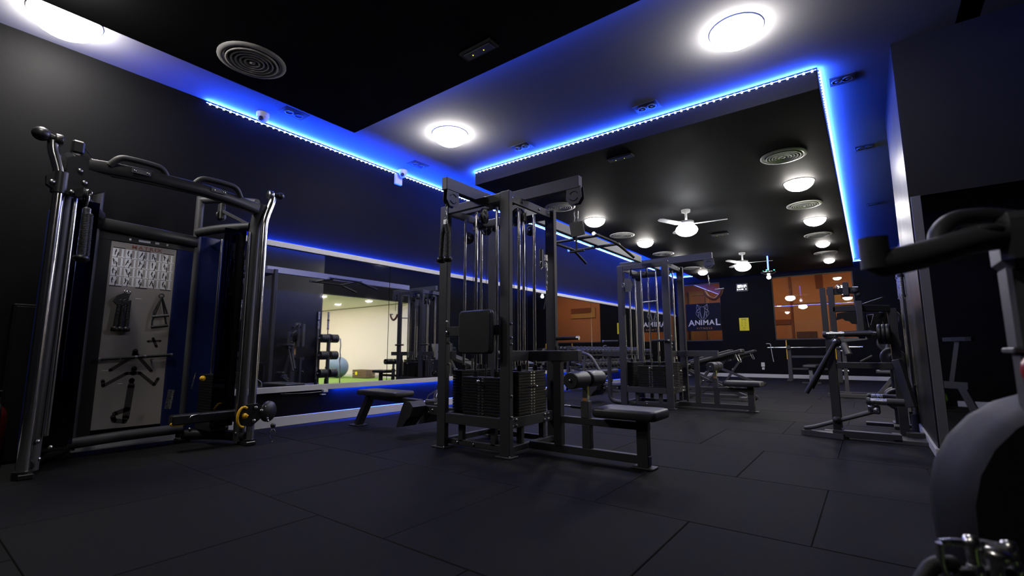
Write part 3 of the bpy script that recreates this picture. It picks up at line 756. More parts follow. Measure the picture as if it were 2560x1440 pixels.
def pad(x0, x1, y0, y1, z0, z1, vertical=False, r=.022):
    # upholstered pad: rounded box from stacked outlines
    mb = MB()
    if vertical:
        a0, a1, b0, b1, c0, c1 = x0, x1, z0, z1, y0, y1
        P = lambda a, b, c: Vector((a, c, b))
    else:
        a0, a1, b0, b1, c0, c1 = x0, x1, y0, y1, z0, z1
        P = lambda a, b, c: Vector((a, b, c))
    h = c1 - c0; lv = [(c0, .012), (c0 + h * .12, .002), (c0 + h * .3, 0), (c0 + h * .72, 0), (c0 + h * .92, .006), (c1, .020)]
    rings = []
    for (c, ins) in lv:
        pts = []; cr = .035
        for (sx, sy, a) in ((1, 1, 0), (-1, 1, 90), (-1, -1, 180), (1, -1, 270)):
            for k in range(5):
                t = math.radians(a + 22.5 * k)
                ca = (a1 - ins - cr if sx > 0 else a0 + ins + cr); cb = (b1 - ins - cr if sy > 0 else b0 + ins + cr)
                pts.append(P(ca + cr * math.cos(t), cb + cr * math.sin(t), c))
        rings.append(pts)
    n = 20; vs = [p for r_ in rings for p in r_]; fs = []
    for k in range(len(rings) - 1):
        for i in range(n): fs.append((k * n + i, k * n + (i + 1) % n, (k + 1) * n + (i + 1) % n, (k + 1) * n + i))
    mb.add(vs, fs, True); mb.add(rings[0], [list(range(n))[::-1]]); mb.add(rings[-1], [list(range(n))])
    return mb

tower(0, 'nearer black four-stack cable tower with lat seat and rope arm')
tower(3.78, 'farther black four-stack cable tower beyond the crossbeam', True)

# crossbeam with pull-up handles
M['beamgrey'] = mat('light_grey_paint', (.30, .30, .31), .5, spec=.3, var=.06, scale=30)
cb = thing('pull_up_crossbeam', 'grey overhead crossbeam with pull-up handles joining the two cable towers', 'pull-up bar', (-2.635, 5.2, 2.16))
MB().box(-2.665, -2.605, 3.675, 6.68, 2.112, 2.212, .004).build('beam', 'beamgrey', cb)
for y in (4.72, 5.25): MB().cyl((-2.98, y, 2.095), (-2.32, y, 2.095), .017, 12).build('cross_tube', 'frame', cb)
for s in (-1, 1):
    x = -2.635 + s * .30
    MB().tube(fil([(x, 4.62, 2.095), (x, 5.22, 2.095), (x + s * .04, 5.62, 1.985)], .1, 6), .0175, 12).build('pull_up_handle', 'rub', cb)
    for (y, z) in ((4.62, 2.095), (5.26, 2.088)): MB().cyl((x, y - .012, z), (x, y + .012, z), .022, 12).build('collar', 'steel', cb)

# triceps rope on the rope arm
t = thing('triceps_rope', 'black twisted triceps rope on a steel chain under the rope arm of the nearer tower', 'rope', (-2.665, 2.66, 1.45))
chain(MB(), (-2.663, 2.66, 2.0), (-2.672, 2.66, 1.865), 5).build('chain', 'chrome', t)
MB().box(-2.69, -2.655, 2.648, 2.672, 1.815, 1.87, .004).build('clamp', 'steel', t)
for s in (-1, 1):
    rope(MB(), [(-2.672 + s * .008, 2.66, 1.82), (-2.672 + s * .030, 2.655, 1.75), (-2.672 + s * .036, 2.65, 1.55)], .021, 8).build('rope_strand', 'rub', t)
    MB().lathe((-2.672 + s * .037, 2.65, 1.56), (0, 0, -1), [(.024, 0), (.034, .006), (.037, .025), (.032, .045), (0, .05)], 16).build('rope_end', 'plastic', t)
# lat attachment
t = thing('lat_attachment', 'plate and strap attachment hanging from the lat arm of the nearer tower', 'cable handle', (-1.806, 3.27, 1.6))
MB().cyl((-1.80, 3.27, 1.99), (-1.805, 3.27, 1.925), .0025, 6).build('cable', 'plastic', t)
carabiner(MB(), (-1.805, 3.27, 1.895), (0, 0, 1), (1, .3, 0), .075, .016).build('carabiner', 'chrome', t)
MB().tube([(-1.815, 3.27, 1.87), (-1.835, 3.27, 1.82)], .003, 6).tube([(-1.797, 3.27, 1.87), (-1.78, 3.27, 1.82)], .003, 6).build('link', 'chrome', t)
mb = MB(); mb.prism([(-.065, .06), (.055, .06), (.075, -.05), (-.045, -.06)], (-1.806, 3.275, 1.775), (1, 0, 0), (0, 0, 1), (0, -.012, 0)); mb.build('plate', 'frame2', t)
MB().box(-1.816, -1.802, 3.262, 3.27, 1.60, 1.72, .002).build('strap', 'rub', t)
MB().box(-1.87, -1.74, 3.255, 3.277, 1.588, 1.602, .004).build('strap_bar', 'frame', t)
# chains and handles hanging inside the nearer tower
t = thing('hanging_handle_chain', 'black handles and chain hanging beside the guide rods of the nearer tower', 'cable handle', (-2.22, 3.44, 1.2))
MB().box(-2.262, -2.232, 3.40, 3.44, 1.53, 1.70, .008).build('handle_block', 'plastic', t)
MB().box(-2.25, -2.235, 3.47, 3.51, 1.60, 1.66, .006).box(-2.25, -2.235, 3.475, 3.505, 1.54, 1.59, .006).build('steel_buckle', 'steel', t)
chain(MB(), (-2.242, 3.50, 1.54), (-2.242, 3.495, 1.34), 7).build('chain', 'chrome', t)
carabiner(MB(), (-2.235, 3.40, 1.55), (0, 0, 1), (0, 1, 0), .07, .014).build('carabiner', 'chrome', t)
MB().tube([(-2.242, 3.495, 1.34), (-2.245, 3.48, 1.25), (-2.25, 3.455, 1.17)], .006, 6).build('strap', 'rub', t)
# attachments on farther tower
t = thing('cable_strap', 'black strap hanging from the left pulley of the farther tower', 'cable handle', (-2.93, 6.68, 1.4))
carabiner(MB(), (-2.92, 6.70, 1.80), (0, 0, 1), (1, 0, 0), .08, .016).build('carabiner', 'chrome', t)
MB().box(-2.945, -2.905, 6.695, 6.712, 1.34, 1.77, .006).build('strap', 'rub', t)
t = thing('ankle_cuff', 'brown padded cuff hanging on a chain from the lat arm of the farther tower', 'cable handle', (-1.78, 7.05, 1.55))
MB().cyl((-1.77, 7.05, 2.0), (-1.77, 7.05, 1.88), .003, 6).build('cable', 'plastic', t)
chain(MB(), (-1.77, 7.05, 1.88), (-1.765, 7.05, 1.74), 5, .012, .004).build('chain', 'chrome', t)
M['brown'] = mat('brown_leather', (.16, .05, .03), .5, var=.2)
MB().tube(fil([(-1.84, 7.05, 1.66), (-1.80, 7.05, 1.58), (-1.70, 7.05, 1.52), (-1.62, 7.05, 1.60), (-1.60, 7.05, 1.66)], .06), .022, 8).build('cuff', 'brown', t)
MB().cyl((-1.69, 7.04, 1.665), (-1.57, 7.04, 1.675), .010, 8).build('bar', 'steel', t)
# row handles resting on the low row stations
for oy, nm in ((0, 'chrome double row handle lying on the low row station of the nearer tower'), (3.78, 'chrome double row handle lying on the low row station of the farther tower')):
    t = thing('row_handle', nm, 'cable handle', (-3.40, 3.28 + oy, .34), 'row handles')
    c = Vector((-3.40, 3.28 + oy, 0))
    for s in (-1, 1):
        a = c + Vector((-.065, s * .05, .335)); b = c + Vector((.065, s * .05, .335)); q = c + Vector((.03, 0, .44))
        MB().tube(fil([a + Vector((0, 0, .0)), a + Vector((.01, -s * .01, .05)), q, b + Vector((-.005, -s * .01, .05)), b], .02, 4), .006, 8).build('bow', 'chrome', t)
        MB().cyl(a, b, .016, 14).build('grip', 'chrome', t)
    carabiner(MB(), c + Vector((.045, 0, .47)), (.3, 0, 1), (0, 1, 0), .075, .016, .005).build('carabiner', 'chrome', t)
    MB().tube([c + Vector((.055, 0, .50)), c + Vector((.12, 0, .55)), c + Vector((.20, 0, .52))], .003, 6).build('cable', 'plastic', t)

# ================================================================== FUNCTIONAL TRAINER
YC = 1.335
FT = thing('functional_trainer', 'black and chrome dual-column functional trainer with accessory board against the left wall', 'cable machine', (-4.8, YC, 0))
def side(s):
    y = lambda d: YC + s * d
    near = s < 0
    # chrome guide column with bent top and pulley head
    xf, yf = -4.415, y(.70)
    MB().tube(fil([(xf, yf, .05), (xf, yf, 2.02), (xf + .0, y(.70) - (-s) * .0 + s * .055, 2.20), (xf, y(.76), 2.26)], .08, 6), .033, 18).build('guide_column', 'chrome', FT)
    MB().cyl((xf, yf, 0), (xf, yf, .05), .05, 16).build('column_foot', 'plastic', FT)
    # frame upright behind the column, angled back at the top
    MB().tube(fil([(-4.52, y(.655), .03), (-4.50, y(.655), 1.98), (-4.44, y(.67), 2.18)], .12, 6), .047, 18).build('front_upright', 'frame2', FT)
    # height plate strip and inner rod
    MB().cyl((-4.475, y(.60), .25), (-4.475, y(.60), 1.90), .014, 12).build('inner_rod', 'chrome', FT)
    # top pulley head
    h = MB().lathe((-4.41, y(.735) - .022, 2.275), (0, 1, 0), [(0, 0), (.038, 0), (.042, .006), (.042, .038), (.038, .044), (0, .044)], 20).build('top_pulley', 'steel' if not near else 'plastic', FT)
    MB().cyl((-4.41, y(.735) - .026, 2.275), (-4.41, y(.735) + .026, 2.275), .009, 8).build('axle', 'plastic', h)
    MB().sphere((-4.40, y(.825), 2.285), .05 if near else .036, (1, 1.0, .95)).build('end_knob', 'plastic', FT)
    MB().cyl((-4.41, y(.74), 2.275), (-4.40, y(.82), 2.285), .02, 12, .03).build('knob_neck', 'plastic', FT)
    # weight stack inside a smoked shroud
    ys = y(.53); xs = -4.78
    n = 17; mb = MB()
    for k in range(n): mb.box(xs - .16, xs + .16, ys - .07, ys + .07, .20 + k * .024, .222 + k * .024, .003)
    mb.build('weight_stack', 'stack', FT, kind='stuff')
    mb = MB()
    for k in range(n): mb.box(xs + .1605, xs + .1625, ys - .012, ys + .012, .206 + k * .024, .216 + k * .024, 0)
    mb.build('weight_number', 'cardgrey', FT, kind='stuff')
    for q in (-.10, .10): MB().cyl((xs + q, ys, .16), (xs + q, ys, 1.88), .011, 12).build('guide_rod', 'chrome', FT)
    MB().cyl((xs, ys, .60), (xs, ys, 1.90), .003, 6).build('cable', 'plastic', FT)
    MB().box(xs - .17, xs + .17, ys - .075, ys + .075, .12, .195, .006).build('stack_base', 'plastic', FT)
    # shroud panels (front, outer) and inner back tinted with the LED's reflected blue
    MB().box(-4.60, -4.592, y(.44) if s > 0 else y(.62), y(.62) if s > 0 else y(.44), .16, 1.93, .002).build('shroud_front', 'shroud', FT)
    MB().box(-4.98, -4.60, y(.625) - .004, y(.625) + .004, .16, 1.93, .002).build('shroud_side', 'shroud', FT)
    a, b = sorted((y(.37), y(.66)))
    MB().box(-5.02, -5.00, a, b, .10, 1.90, .003).build('shroud_back', 'led_tint', FT)
    MB().tube(fil([(-4.995, y(.36), 1.925), (-4.80, y(.47), 1.955), (-4.52, y(.63), 1.965)], .1, 6), .042, 12).build('shroud_cap', 'frame', FT)
    # rear arch with swivel pulley
    MB().tube(fil([(-5.02, y(.37), .05), (-5.02, y(.37), 2.28)], .1), .034, 14).build('rear_upright', 'frame2', FT)
    MB().tube(fil([(-5.02, y(.37), 2.25), (-4.86, y(.53), 2.27), (-4.50, y(.66), 2.20)], .15, 6), .034, 14).build('top_link', 'frame2', FT)
    hb = MB().box(-4.90, -4.83, y(.50) - .025, y(.50) + .025, 2.06, 2.22, .01).build('pulley_housing', 'frame', FT)
    pulley(MB(), (-4.865, y(.50) + s * .0, 2.10), (1, .4 * s, 0), .05, .02).build('housing_pulley', 'plastic', hb)
    MB().beam((-4.86, y(.5), 2.15), (-4.54, y(.63), 1.98), .03, .03).build('housing_stay', 'frame', FT)
    # base
    MB().tube(fil([(-5.02, y(.40), .07), (-4.75, y(.60), .07), (-4.44, y(.69), .07)], .15, 6), .045, 14).build('base_rail', 'plastic', FT)
    MB().box(-4.54, -4.36, y(.69) - .04, y(.69) + .04, 0, .035, .006).build('base_foot', 'plastic', FT)
    MB().box(-5.10, -4.98, y(.40) - .05, y(.40) + .05, 0, .035, .006).build('base_foot', 'plastic', FT)
    bolts(MB(), [(-4.50, y(.62), .10), (-4.47, y(.64), .22), (-4.55, y(.56), .16), (-4.95, y(.42), .12), (-4.95, y(.42), .23), (-4.62, y(.5), .33)], (1, -.2 * s, 0), .012, .01).build('bolt', 'steel', FT)
    # carriage on the guide column
    zc = 1.975 if near else .27
    cr = MB().cyl((xf, yf, zc - .075), (xf, yf, zc + .075), .046, 16).build('carriage', 'plastic', FT)
    if near:
        MB().prism([(-.11, -.06), (-.05, -.10), (.06, -.11), (.20, -.03), (.235, .06), (.20, .15), (.06, .20), (-.02, .16), (-.02, .04), (-.08, .04), (-.115, 0)], (xf + .03, yf + .04, zc + .03), (0, 1, 0), (0, 0, 1), (-.05, 0, 0)).build('cheek_plate', 'plastic', cr)
        bolts(MB(), [(xf + .035, yf - .045, zc - .01), (xf + .035, yf + .06, zc - .055), (xf + .035, yf + .09, zc + .11), (xf + .035, yf + .12, zc + .03)], (1, 0, 0), .013, .006).build('cheek_bolt', 'steel', cr)
        pulley(MB(), (xf + .05, yf + .13, zc - .06), (.2, 1, 0), .05, .025).build('swivel_pulley', 'plastic', cr)
    else:
        MB().lathe((xf + .01, yf + .13, zc + .005), (1, .35, 0), [(0, 0), (.085, 0), (.092, .008), (.092, .022), (.085, .03), (0, .03)], 28).build('disc_guard', 'plastic', cr)
        bolts(MB(), [(xf + .045, yf + .09, zc + .05), (xf + .045, yf + .12, zc - .055), (xf + .045, yf + .125, zc - .075)], (1, .35, 0), .010, .008).build('guard_bolt', 'steel', cr)
        MB().prism([(-.10, -.09), (-.02, -.11), (.07, -.04), (.08, .05), (.03, .085), (-.08, .08), (-.12, .0)], (xf + .055, yf, zc), (0, 1, 0), (0, 0, 1), (-.04, 0, 0)).build('cheek_plate', 'plastic', cr)
        bolts(MB(), [(xf + .057, yf + .01, zc + .05), (xf + .057, yf + .0, zc - .06), (xf + .057, yf + .06, zc + .02)], (1, 0, 0), .013, .008).build('cheek_bolt', 'steel', cr)
        MB().tube([(xf + .06, yf - .09 + .05 * math.cos(a), zc - .02 + .085 * math.sin(a)) for a in [math.radians(60 + 24 * k) for k in range(10)]], .011, 10).build('pull_loop', 'yellow', cr)
        MB().lathe((xf + .06, yf - .055, zc - .01), (.5, -1, 0), [(.008, 0), (.010, .02), (.024, .03), (.024, .042), (0, .046)], 16).build('adjust_knob', 'yellow', cr)
        MB().sphere((xf + .10, yf + .15, zc - .115), .022).build('cable_ball', 'plastic', cr)
        carabiner(MB(), (xf + .10, yf + .15, zc - .20), (0, 0, 1), (.3, 1, 0), .11, .020, .004).build('carabiner', 'steel', cr)
side(-1); side(1)
# top crossbar with pull-up grips
pts = [(-4.43, .70, 2.14), (-4.41, .90, 2.155), (-4.39, 1.15, 2.16), (-4.39, YC, 2.16), (-4.39, 1.52, 2.16), (-4.41, 1.77, 2.14), (-4.43, 1.97, 2.11)]
sqp = [(-.8, -1.25), (.8, -1.25), (1, -1), (1, 1), (.8, 1.25), (-.8, 1.25), (-1, 1), (-1, -1)]
MB().tube(fil(pts, .1, 4), .038, 8, prof=sqp).build('crossbar', 'plastic', FT)
MB().tube([(p[0], p[1], p[2] + .05) for p in pts[:3]], .008, 8).build('crossbar_edge', 'steel', FT)
for (ya, yb) in ((.88, 1.25), (1.42, 1.80)):
    gg = MB().tube(fil([(-4.385, ya, 2.175), (-4.36, ya + .05, 2.25), (-4.355, (ya + yb) / 2, 2.255), (-4.36, yb - .05, 2.25), (-4.385, yb, 2.175)], .06, 5), .023, 12).build('pull_up_grip', 'rub', FT)
    MB().box(-4.350, -4.346, (ya + yb) / 2 - .06, (ya + yb) / 2 + .06, 2.155, 2.19, .002).build('grip_plate', 'frame2', gg)
    bolts(MB(), [(-4.348, (ya + yb) / 2 - .04, 2.172), (-4.348, (ya + yb) / 2 + .04, 2.172)], (1, 0, 0), .008, .005).build('grip_bolt', 'steel', gg)
t_ = MB().box(-4.43, -4.37, .665, .735, 2.205, 2.30, .012).build('hook_block', 'plastic', FT)
MB().tube([(-4.40, .73, 2.27), (-4.40, .80, 2.19)], .004, 6).build('hook_wire', 'plastic', FT)
# rear centre: upper beam, lower beam, board
MB().tube(fil([(-5.02, .97, 1.865), (-4.99, YC, 1.845), (-5.02, 1.70, 1.835)], .3, 6), .04, 8, prof=sqp).build('rear_beam', 'plastic', FT)
MB().tube(fil([(-5.0, .95, .105), (-4.96, YC, .13), (-5.0, 1.70, .125)], .3, 6), .042, 14).build('rear_base_tube', 'frame2', FT)
a, b = 1.075, 1.545
bd = MB().box(-5.03, -5.005, a, b, .187, 1.735, .003).build('accessory_board', 'board', FT)
for (q0, q1) in ((.96, a), (b, 1.705)): MB().box(-5.03, -5.0, q0, q1, .15, 1.78, .004).build('board_frame', 'led_tint' if q0 > 1.3 else 'plastic', FT)
MB().box(-5.03, -4.998, .96, 1.705, 1.735, 1.80, .004).build('board_header', 'plastic', FT)
for (q, wq) in ((1.19, .014), (1.255, .085), (1.375, .03), (1.46, .014)):
    MB().box(-4.999, -4.9965, q, q + wq, 1.757, 1.775, .0005).build('header_label', 'card', bd)
text_mesh('MATRIX', .042, (-5.0035, 1.215, 1.690), (0, 1, 0), (0, 0, 1), .0012, 0, 'LEFT', 1.15, 1.35).build('brand_lettering', 'redprint', bd)
# exercise chart: 5 x 4 printed cards with figures
cw, chh = .0885, .0795; x_p = -5.0045
for r_ in range(4):
    for c_ in range(5):
        y0 = a + .013 + c_ * cw; z1 = 1.677 - r_ * chh
        cd_ = MB().box(x_p - .001, x_p, y0 + .002, y0 + cw - .002, z1 - chh + .004, z1, .0004).build('chart_card', 'card', bd)
        xx = x_p + .0004; mb = MB()
        mb.box(xx - .0003, xx, y0 + cw * .48, y0 + cw * .70, z1 - chh + .012, z1 - .003, 0).box(xx - .0003, xx, y0 + cw * .86, y0 + cw * .95, z1 - chh + .012, z1 - .003, 0)
        mb.build('chart_machine', 'cardgrey', cd_)
        mb = MB(); random.seed(r_ * 7 + c_)
        for (fx, fz) in ((.20, .62), (.42, .34)):
            cy_, cz_ = y0 + cw * (fx + random.uniform(-.04, .05)), z1 - chh * (1 - fz)
            tilt = random.uniform(-.5, .5)
            hd = Vector((xx, cy_ + .017 * math.sin(tilt), cz_ + .017))
            mb.box(hd.x - .0002, hd.x + .0002, hd.y - .004, hd.y + .004, hd.z - .004, hd.z + .004, 0)
            mb.beam((xx, cy_ + .014 * math.sin(tilt), cz_ + .012), (xx, cy_, cz_ - .006), .009, .0004, up=(1, 0, 0), b=0)
            mb.beam((xx, cy_, cz_ - .005), (xx, cy_ + random.uniform(-.012, .012), cz_ - .027), .006, .0004, up=(1, 0, 0), b=0)
            mb.beam((xx, cy_, cz_ + .010), (xx, cy_ + random.uniform(.006, .020), cz_ + random.uniform(-.006, .014)), .004, .0004, up=(1, 0, 0), b=0)
        mb.build('chart_figures', 'ink', cd_)
    for c_ in (0, 2, 4): MB().box(x_p - .0002, x_p + .0002, a + .016 + c_ * cw, a + .009 + (c_ + 1) * cw, 1.678 - r_ * chh, 1.6795 - r_ * chh if r_ else 1.686, 0).build('chart_heading', 'ink', bd)
for c_ in (0, 2, 4): MB().box(x_p - .0002, x_p + .0002, a + .016 + c_ * cw, a + .009 + (c_ + 1) * cw, 1.351, 1.359, 0).build('chart_heading', 'ink', bd)
# printed outlines of the accessories
sh = lambda pts, nm='accessory_outline': MB().prism(pts, (x_p - .0004, 0, 0), (0, 1, 0), (0, 0, 1), (.0008, 0, 0)).build(nm, 'shadowprint', bd)
def outline_tube(pts, r): MB().tube(fil([(x_p, p, q) for p, q in pts], .03, 4), r, 4, prof=[(.05, -1), (.05, 1), (-.05, 1), (-.05, -1)] ).build('accessory_outline', 'shadowprint', bd)
def strip2(pts, r):
    mb = MB()
    for (p, q) in zip(pts[:-1], pts[1:]): mb.beam((x_p, *p), (x_p, *q), r * 2, .0006, up=(1, 0, 0), b=0)
    for p in pts: mb.prism([(r * math.cos(2 * PI * k / 12), r * math.sin(2 * PI * k / 12)) for k in range(12)], (x_p - .0003, *p), (0, 1, 0), (0, 0, 1), (.0006, 0, 0))
    mb.build('accessory_outline', 'shadowprint', bd)
mid = (a + b) / 2
strip2([(a + .085, .66), (mid, .775), (mid + .005, .80), (mid + .13, .645)], .013)
strip2([(mid + .002, .785), (mid + .004, .815)], .020)
strip2([(a + .045, .575), (a + .05, .535), (mid - .04, .63), (mid + .05, .63), (b - .075, .525), (b - .05, .575)], .013)
strip2([(mid + .005, .63), (mid + .008, .67)], .020)
strip2([(mid + .0, .565), (mid + .0, .572)], .020)
strip2([(mid - .0, .53), (mid - .015, .26)], .024)
strip2([(mid - .09, .305), (mid - .01, .335)], .018); strip2([(mid - .10, .28), (mid - .09, .25), (mid - .02, .235)], .018)
strip2([(b - .115, .925), (b - .085, .855)], .011); strip2([(b - .15, .90), (b - .06, .905)], .009)
for (p, q, w_) in ((a + .02, .735, .06), (a + .03, .655, .08), (a + .14, .545, .035), (a + .20, 1.26, .045)):
    MB().box(x_p - .0003, x_p + .0003, p, p + w_, q, q + .005, 0).build('caption_line', 'card', bd)

# lower right of the trainer: knobs and stack selector
MB().lathe((-4.57, 1.665, .585), (1, .1, 0), [(.006, 0), (.007, .03), (.021, .032), (.023, .045), (0, .05)], 18).build('selector_knob', 'yellow', FT)
MB().tube([(-4.58, 1.63, .63), (-4.575, 1.615, .55), (-4.58, 1.61, .50)], .004, 6).build('selector_cord', 'steel', FT)
MB().tube([(-4.52, 1.52 + .055 * math.cos(q), .23 + .012 * math.sin(q)) for q in [2 * PI * k / 16 for k in range(16)]], .009, 8, closed=True).build('pedal_ring', 'yellow', FT)
MB().tube([(-4.51, 1.56, .232), (-4.50, 1.60, .285), (-4.50, 1.66, .295)], .005, 8).build('pedal_lever', 'steel', FT)
MB().cyl((-4.60, 1.46, .35), (-4.60, 1.475, .50), .022, 14).build('damper', 'steel', FT)
MB().box(-4.60, -4.50, 1.47, 2.0, .22, .30, .01).build('stack_rail', 'plastic', FT)

# things hung on the board
t = thing('straight_bar', 'black straight cable bar with steel ends resting across the accessory board', 'cable handle', (-4.97, YC, .765))
MB().cyl((-4.965, a - .01, .748), (-4.965, b + .02, .782), .0135, 14).build('bar', 'rub', t)
for q in (0.0, .475, .60, .985):
    yy = a - .01 + q * (b - a + .03); MB().cyl((-4.965, yy, .748 + q * .034), (-4.965, yy + .016, .7485 + q * .034), .0155, 14).build('steel_ring', 'steel', t)
for q in (1.2, 1.42): MB().box(-5.004, -4.95, q, q + .012, .742, .755, .002).build('hook', 'steel', t)
t = thing('rope_handle', 'black double rope handle hanging on the left of the accessory board', 'rope', (-4.97, 1.20, .95))
MB().ring((-4.97, 1.215, 1.300), (1, 0, 0), .016, .005).ring((-4.97, 1.195, 1.312), (.7, .7, 0), .014, .004).build('ring', 'chrome', t)
mb = MB(); mb.prism([(-.075, -.02), (-.05, .03), (-.01, .055), (.03, .05), (.02, -.03), (-.01, -.05), (-.05, -.045)], (-4.985, 1.195, 1.245), (0, 1, 0), (0, 0, 1), (.03, 0, 0)); mb.build('loop', 'rub', t)
for (q, e) in ((1.165, 1.15), (1.19, 1.185), (1.225, 1.225)):
    rope(MB(), [(-4.965, q, 1.24), (-4.965, e, 1.0)], .016, 6).build('rope_strand', 'rub', t)
    MB().lathe((-4.965, e, 1.015), (0, 0, -1), [(.018, 0), (.028, .008), (.028, .035), (0, .042)], 14).build('rope_end', 'plastic', t)
t = thing('stirrup_handle', 'pair of triangular stirrup handles hanging on the right of the accessory board', 'cable handle', (-4.97, 1.47, .95))
MB().ring((-4.975, 1.452, 1.30), (1, 0, 0), .018, .006).build('ring', 'frame2', t)
for (k, z0, c0) in ((0, 1.11, -.0), (1, 1.02, .0)):
    MB().tube([(-4.97 + .012 * k, 1.453, 1.29), (-4.965, 1.405 - .005 * k, z0 + .05), (-4.965, 1.402, z0)], .007, 8).tube([(-4.97, 1.455, 1.29), (-4.965, 1.50, z0 + .05), (-4.965, 1.508, z0 + .02)], .007, 8).build('strap', 'rub', t)
    MB().cyl((-4.96, 1.395, z0), (-4.96, 1.515, z0 + .02), .013, 12).build('grip', 'frame2' if k == 0 else 'rub', t)
t = thing('triceps_rope', 'black twisted rope hanging from the left carriage of the functional trainer', 'rope', (-4.39, .79, 1.42))
c = Vector((-4.325, .775, 0))
carabiner(MB(), c + Vector((0, 0, 1.86)), (0, .1, 1), (1, 0, 0), .09, .014, .005).ring(c + Vector((0, 0, 1.925)), (1, 0, 0), .016, .006, 14, 6).build('carabiner', 'chrome', t)
MB().box(c.x - .018, c.x + .018, c.y - .022, c.y + .022, 1.755, 1.815, .008).build('clamp', 'steel', t)
rope(MB(), [c + Vector((0, 0, 1.77)), c + Vector((0, 0, 1.47))], .024, 8).build('rope_strand', 'rub', t)
rope(MB(), [c + Vector((.0, .02, 1.77)), c + Vector((-.03, .03, 1.47))], .020, 8).build('rope_strand', 'rub', t)
MB().lathe(c + Vector((0, 0, 1.475)), (0, 0, -1), [(.022, 0), (.045, .010), (.048, .03), (.02, .05), (0, .05)], 16).build('rope_end', 'plastic', t)

# left edge: dark cabinet and extinguisher
M['darkred'] = mat('dark_red_paint', (.05, .004, .005), .4, spec=.3, var=.1)
M['cabinet'] = mat('matt_black_laminate', (.006, .006, .006), .6, spec=.1)
t = thing('wall_cabinet', 'tall dark cabinet in the corner left of the functional trainer', 'cabinet', (-5.14, .71, 0))
MB().box(-5.20, -5.09, .57, .86, 0, 1.17, .006).build('body', 'cabinet', t)
MB().box(-5.09, -5.08, .585, .845, .02, 1.15, .004).build('door', 'cabinet', t)
t = thing('fire_extinguisher', 'dark red extinguisher half hidden at the left edge beside the cabinet', 'extinguisher', (-4.95, .525, 0))
MB().lathe((-4.95, .525, 0), (0, 0, 1), [(0, 0), (.07, 0), (.075, .01), (.075, .36), (.06, .41), (.03, .44), (.025, .46)], 22).build('cylinder', 'darkred', t)
MB().lathe((-4.95, .525, .45), (0, 0, 1), [(.03, 0), (.03, .04), (.015, .05), (0, .05)], 14).beam((-4.95, .525, .50), (-4.86, .54, .54), .022, .014).build('valve', 'plastic', t)
MB().tube(fil([(-4.93, .53, .48), (-4.85, .545, .44), (-4.86, .55, .2)], .05), .010, 8).build('hose', 'plastic', t)
# small white bracket under the mirror trim
t = thing('cable_bracket', 'small white cable bracket under the lower mirror trim', 'bracket', (W, 3.21, .35))
MB().box(W + .001, W + .06, 3.185, 3.245, .335, .365, .004).build('clip', 'plain_white', t)
MB().box(W + .001, W + .05, 3.17, 3.225, .305, .318, .003).build('lower_clip', 'plain_white', t)
MB().tube(fil([(W + .03, 3.17, .345), (W + .02, 3.0, .34), (W + .01, 2.7, .35)], .1), .003, 6).build('wire', 'plain_white', t)

# ================================================================== RIGHT: PLATE-LOADED LEVER MACHINE
def plate(name, label, c, d, r=.11, w=.035, group=None, hole=.026, m='iron'):
    c, d = Vector(c), Vector(d).normalized()
    mb = MB().lathe(c - d * w / 2, d, [(hole, 0), (r * .30, 0), (r * .34, w * .12), (r * .72, w * .16), (r * .78, 0), (r * .97, 0), (r, w * .12), (r, w * .88), (r * .97, w), (r * .78, w), (r * .72, w * .84), (r * .34, w * .88), (r * .30, w), (hole, w), (hole, 0)], 26)
    return solo(mb, name, m, label, 'weight plate', tuple(c), group)
LM = thing('lever_row_machine', 'black plate-loaded lever machine standing before the pier', 'gym machine', (-.1, 5.6, 0))
MB().box(-.34, .16, 5.40, 5.47, .015, .075, .003).build('base_rail', 'frame', LM)
mb = MB(); mb.prism([(-.60, 5.47), (-.56, 5.44), (-.26, 5.37), (-.22, 5.46), (-.26, 5.52), (-.45, 5.52)], (0, 0, 0), (1, 0, 0), (0, 1, 0), (0, 0, .045)); mb.build('front_foot', 'frame2', LM)
MB().box(-.42, -.24, 5.60, 5.68, 0, .04, .003).build('front_foot', 'frame2', LM)
mb = MB(); mb.prism([(.10, 5.40), (.35, 5.40), (.345, 5.58), (.20, 5.88), (.10, 5.88)], (0, 0, 0), (1, 0, 0), (0, 1, 0), (0, 0, .03)); mb.build('rear_foot', 'frame2', LM)
MB().box(.20, .34, 5.64, 5.72, .03, .07, .003).build('rear_foot_block', 'frame', LM)
MB().box(-.335, -.27, 5.42, 5.47, .045, .93, .003).build('front_post', 'frame', LM)
MB().lathe((-.30, 5.40, .17), (0, -1, 0), [(.03, -.02), (.032, .01), (.02, .03), (0, .035)], 14).build('post_stop', 'rub', LM)
MB().box(.16, .23, 5.72, 5.78, .03, 1.20, .003).build('rear_post', 'frame', LM)
MB().beam((.19, 5.66, .72), (.26, 5.60, .30), .05, .07).build('rear_strut', 'frame', LM)
MB().box(-.27, .16, 5.70, 5.75, .63, .69, .003).build('middle_rail', 'frame', LM)
MB().box(-.32, -.27, 5.62, 5.67, .07, .68, .003).build('middle_post', 'frame', LM)
# foot levers: two tubes rising to a pivot
pv = (-.005, 5.45, .275)
for q in (-.035, .035): MB().tube(fil([(-.57, 5.50 + q * .3, .06), (-.50, 5.48 + q * .5, .075), (pv[0], pv[1] + q, pv[2] - .01)], .05), .017, 12).build('foot_lever', 'frame2', LM)
pb = MB().box(-.06, .03, 5.40, 5.50, .24, .32, .012).build('pivot_block', 'frame2', LM)
bolts(MB(), [(.0, 5.40, .275), (-.035, 5.40, .30)], (0, -1, 0), .022, .012).build('pivot_bolt', 'steel', pb)
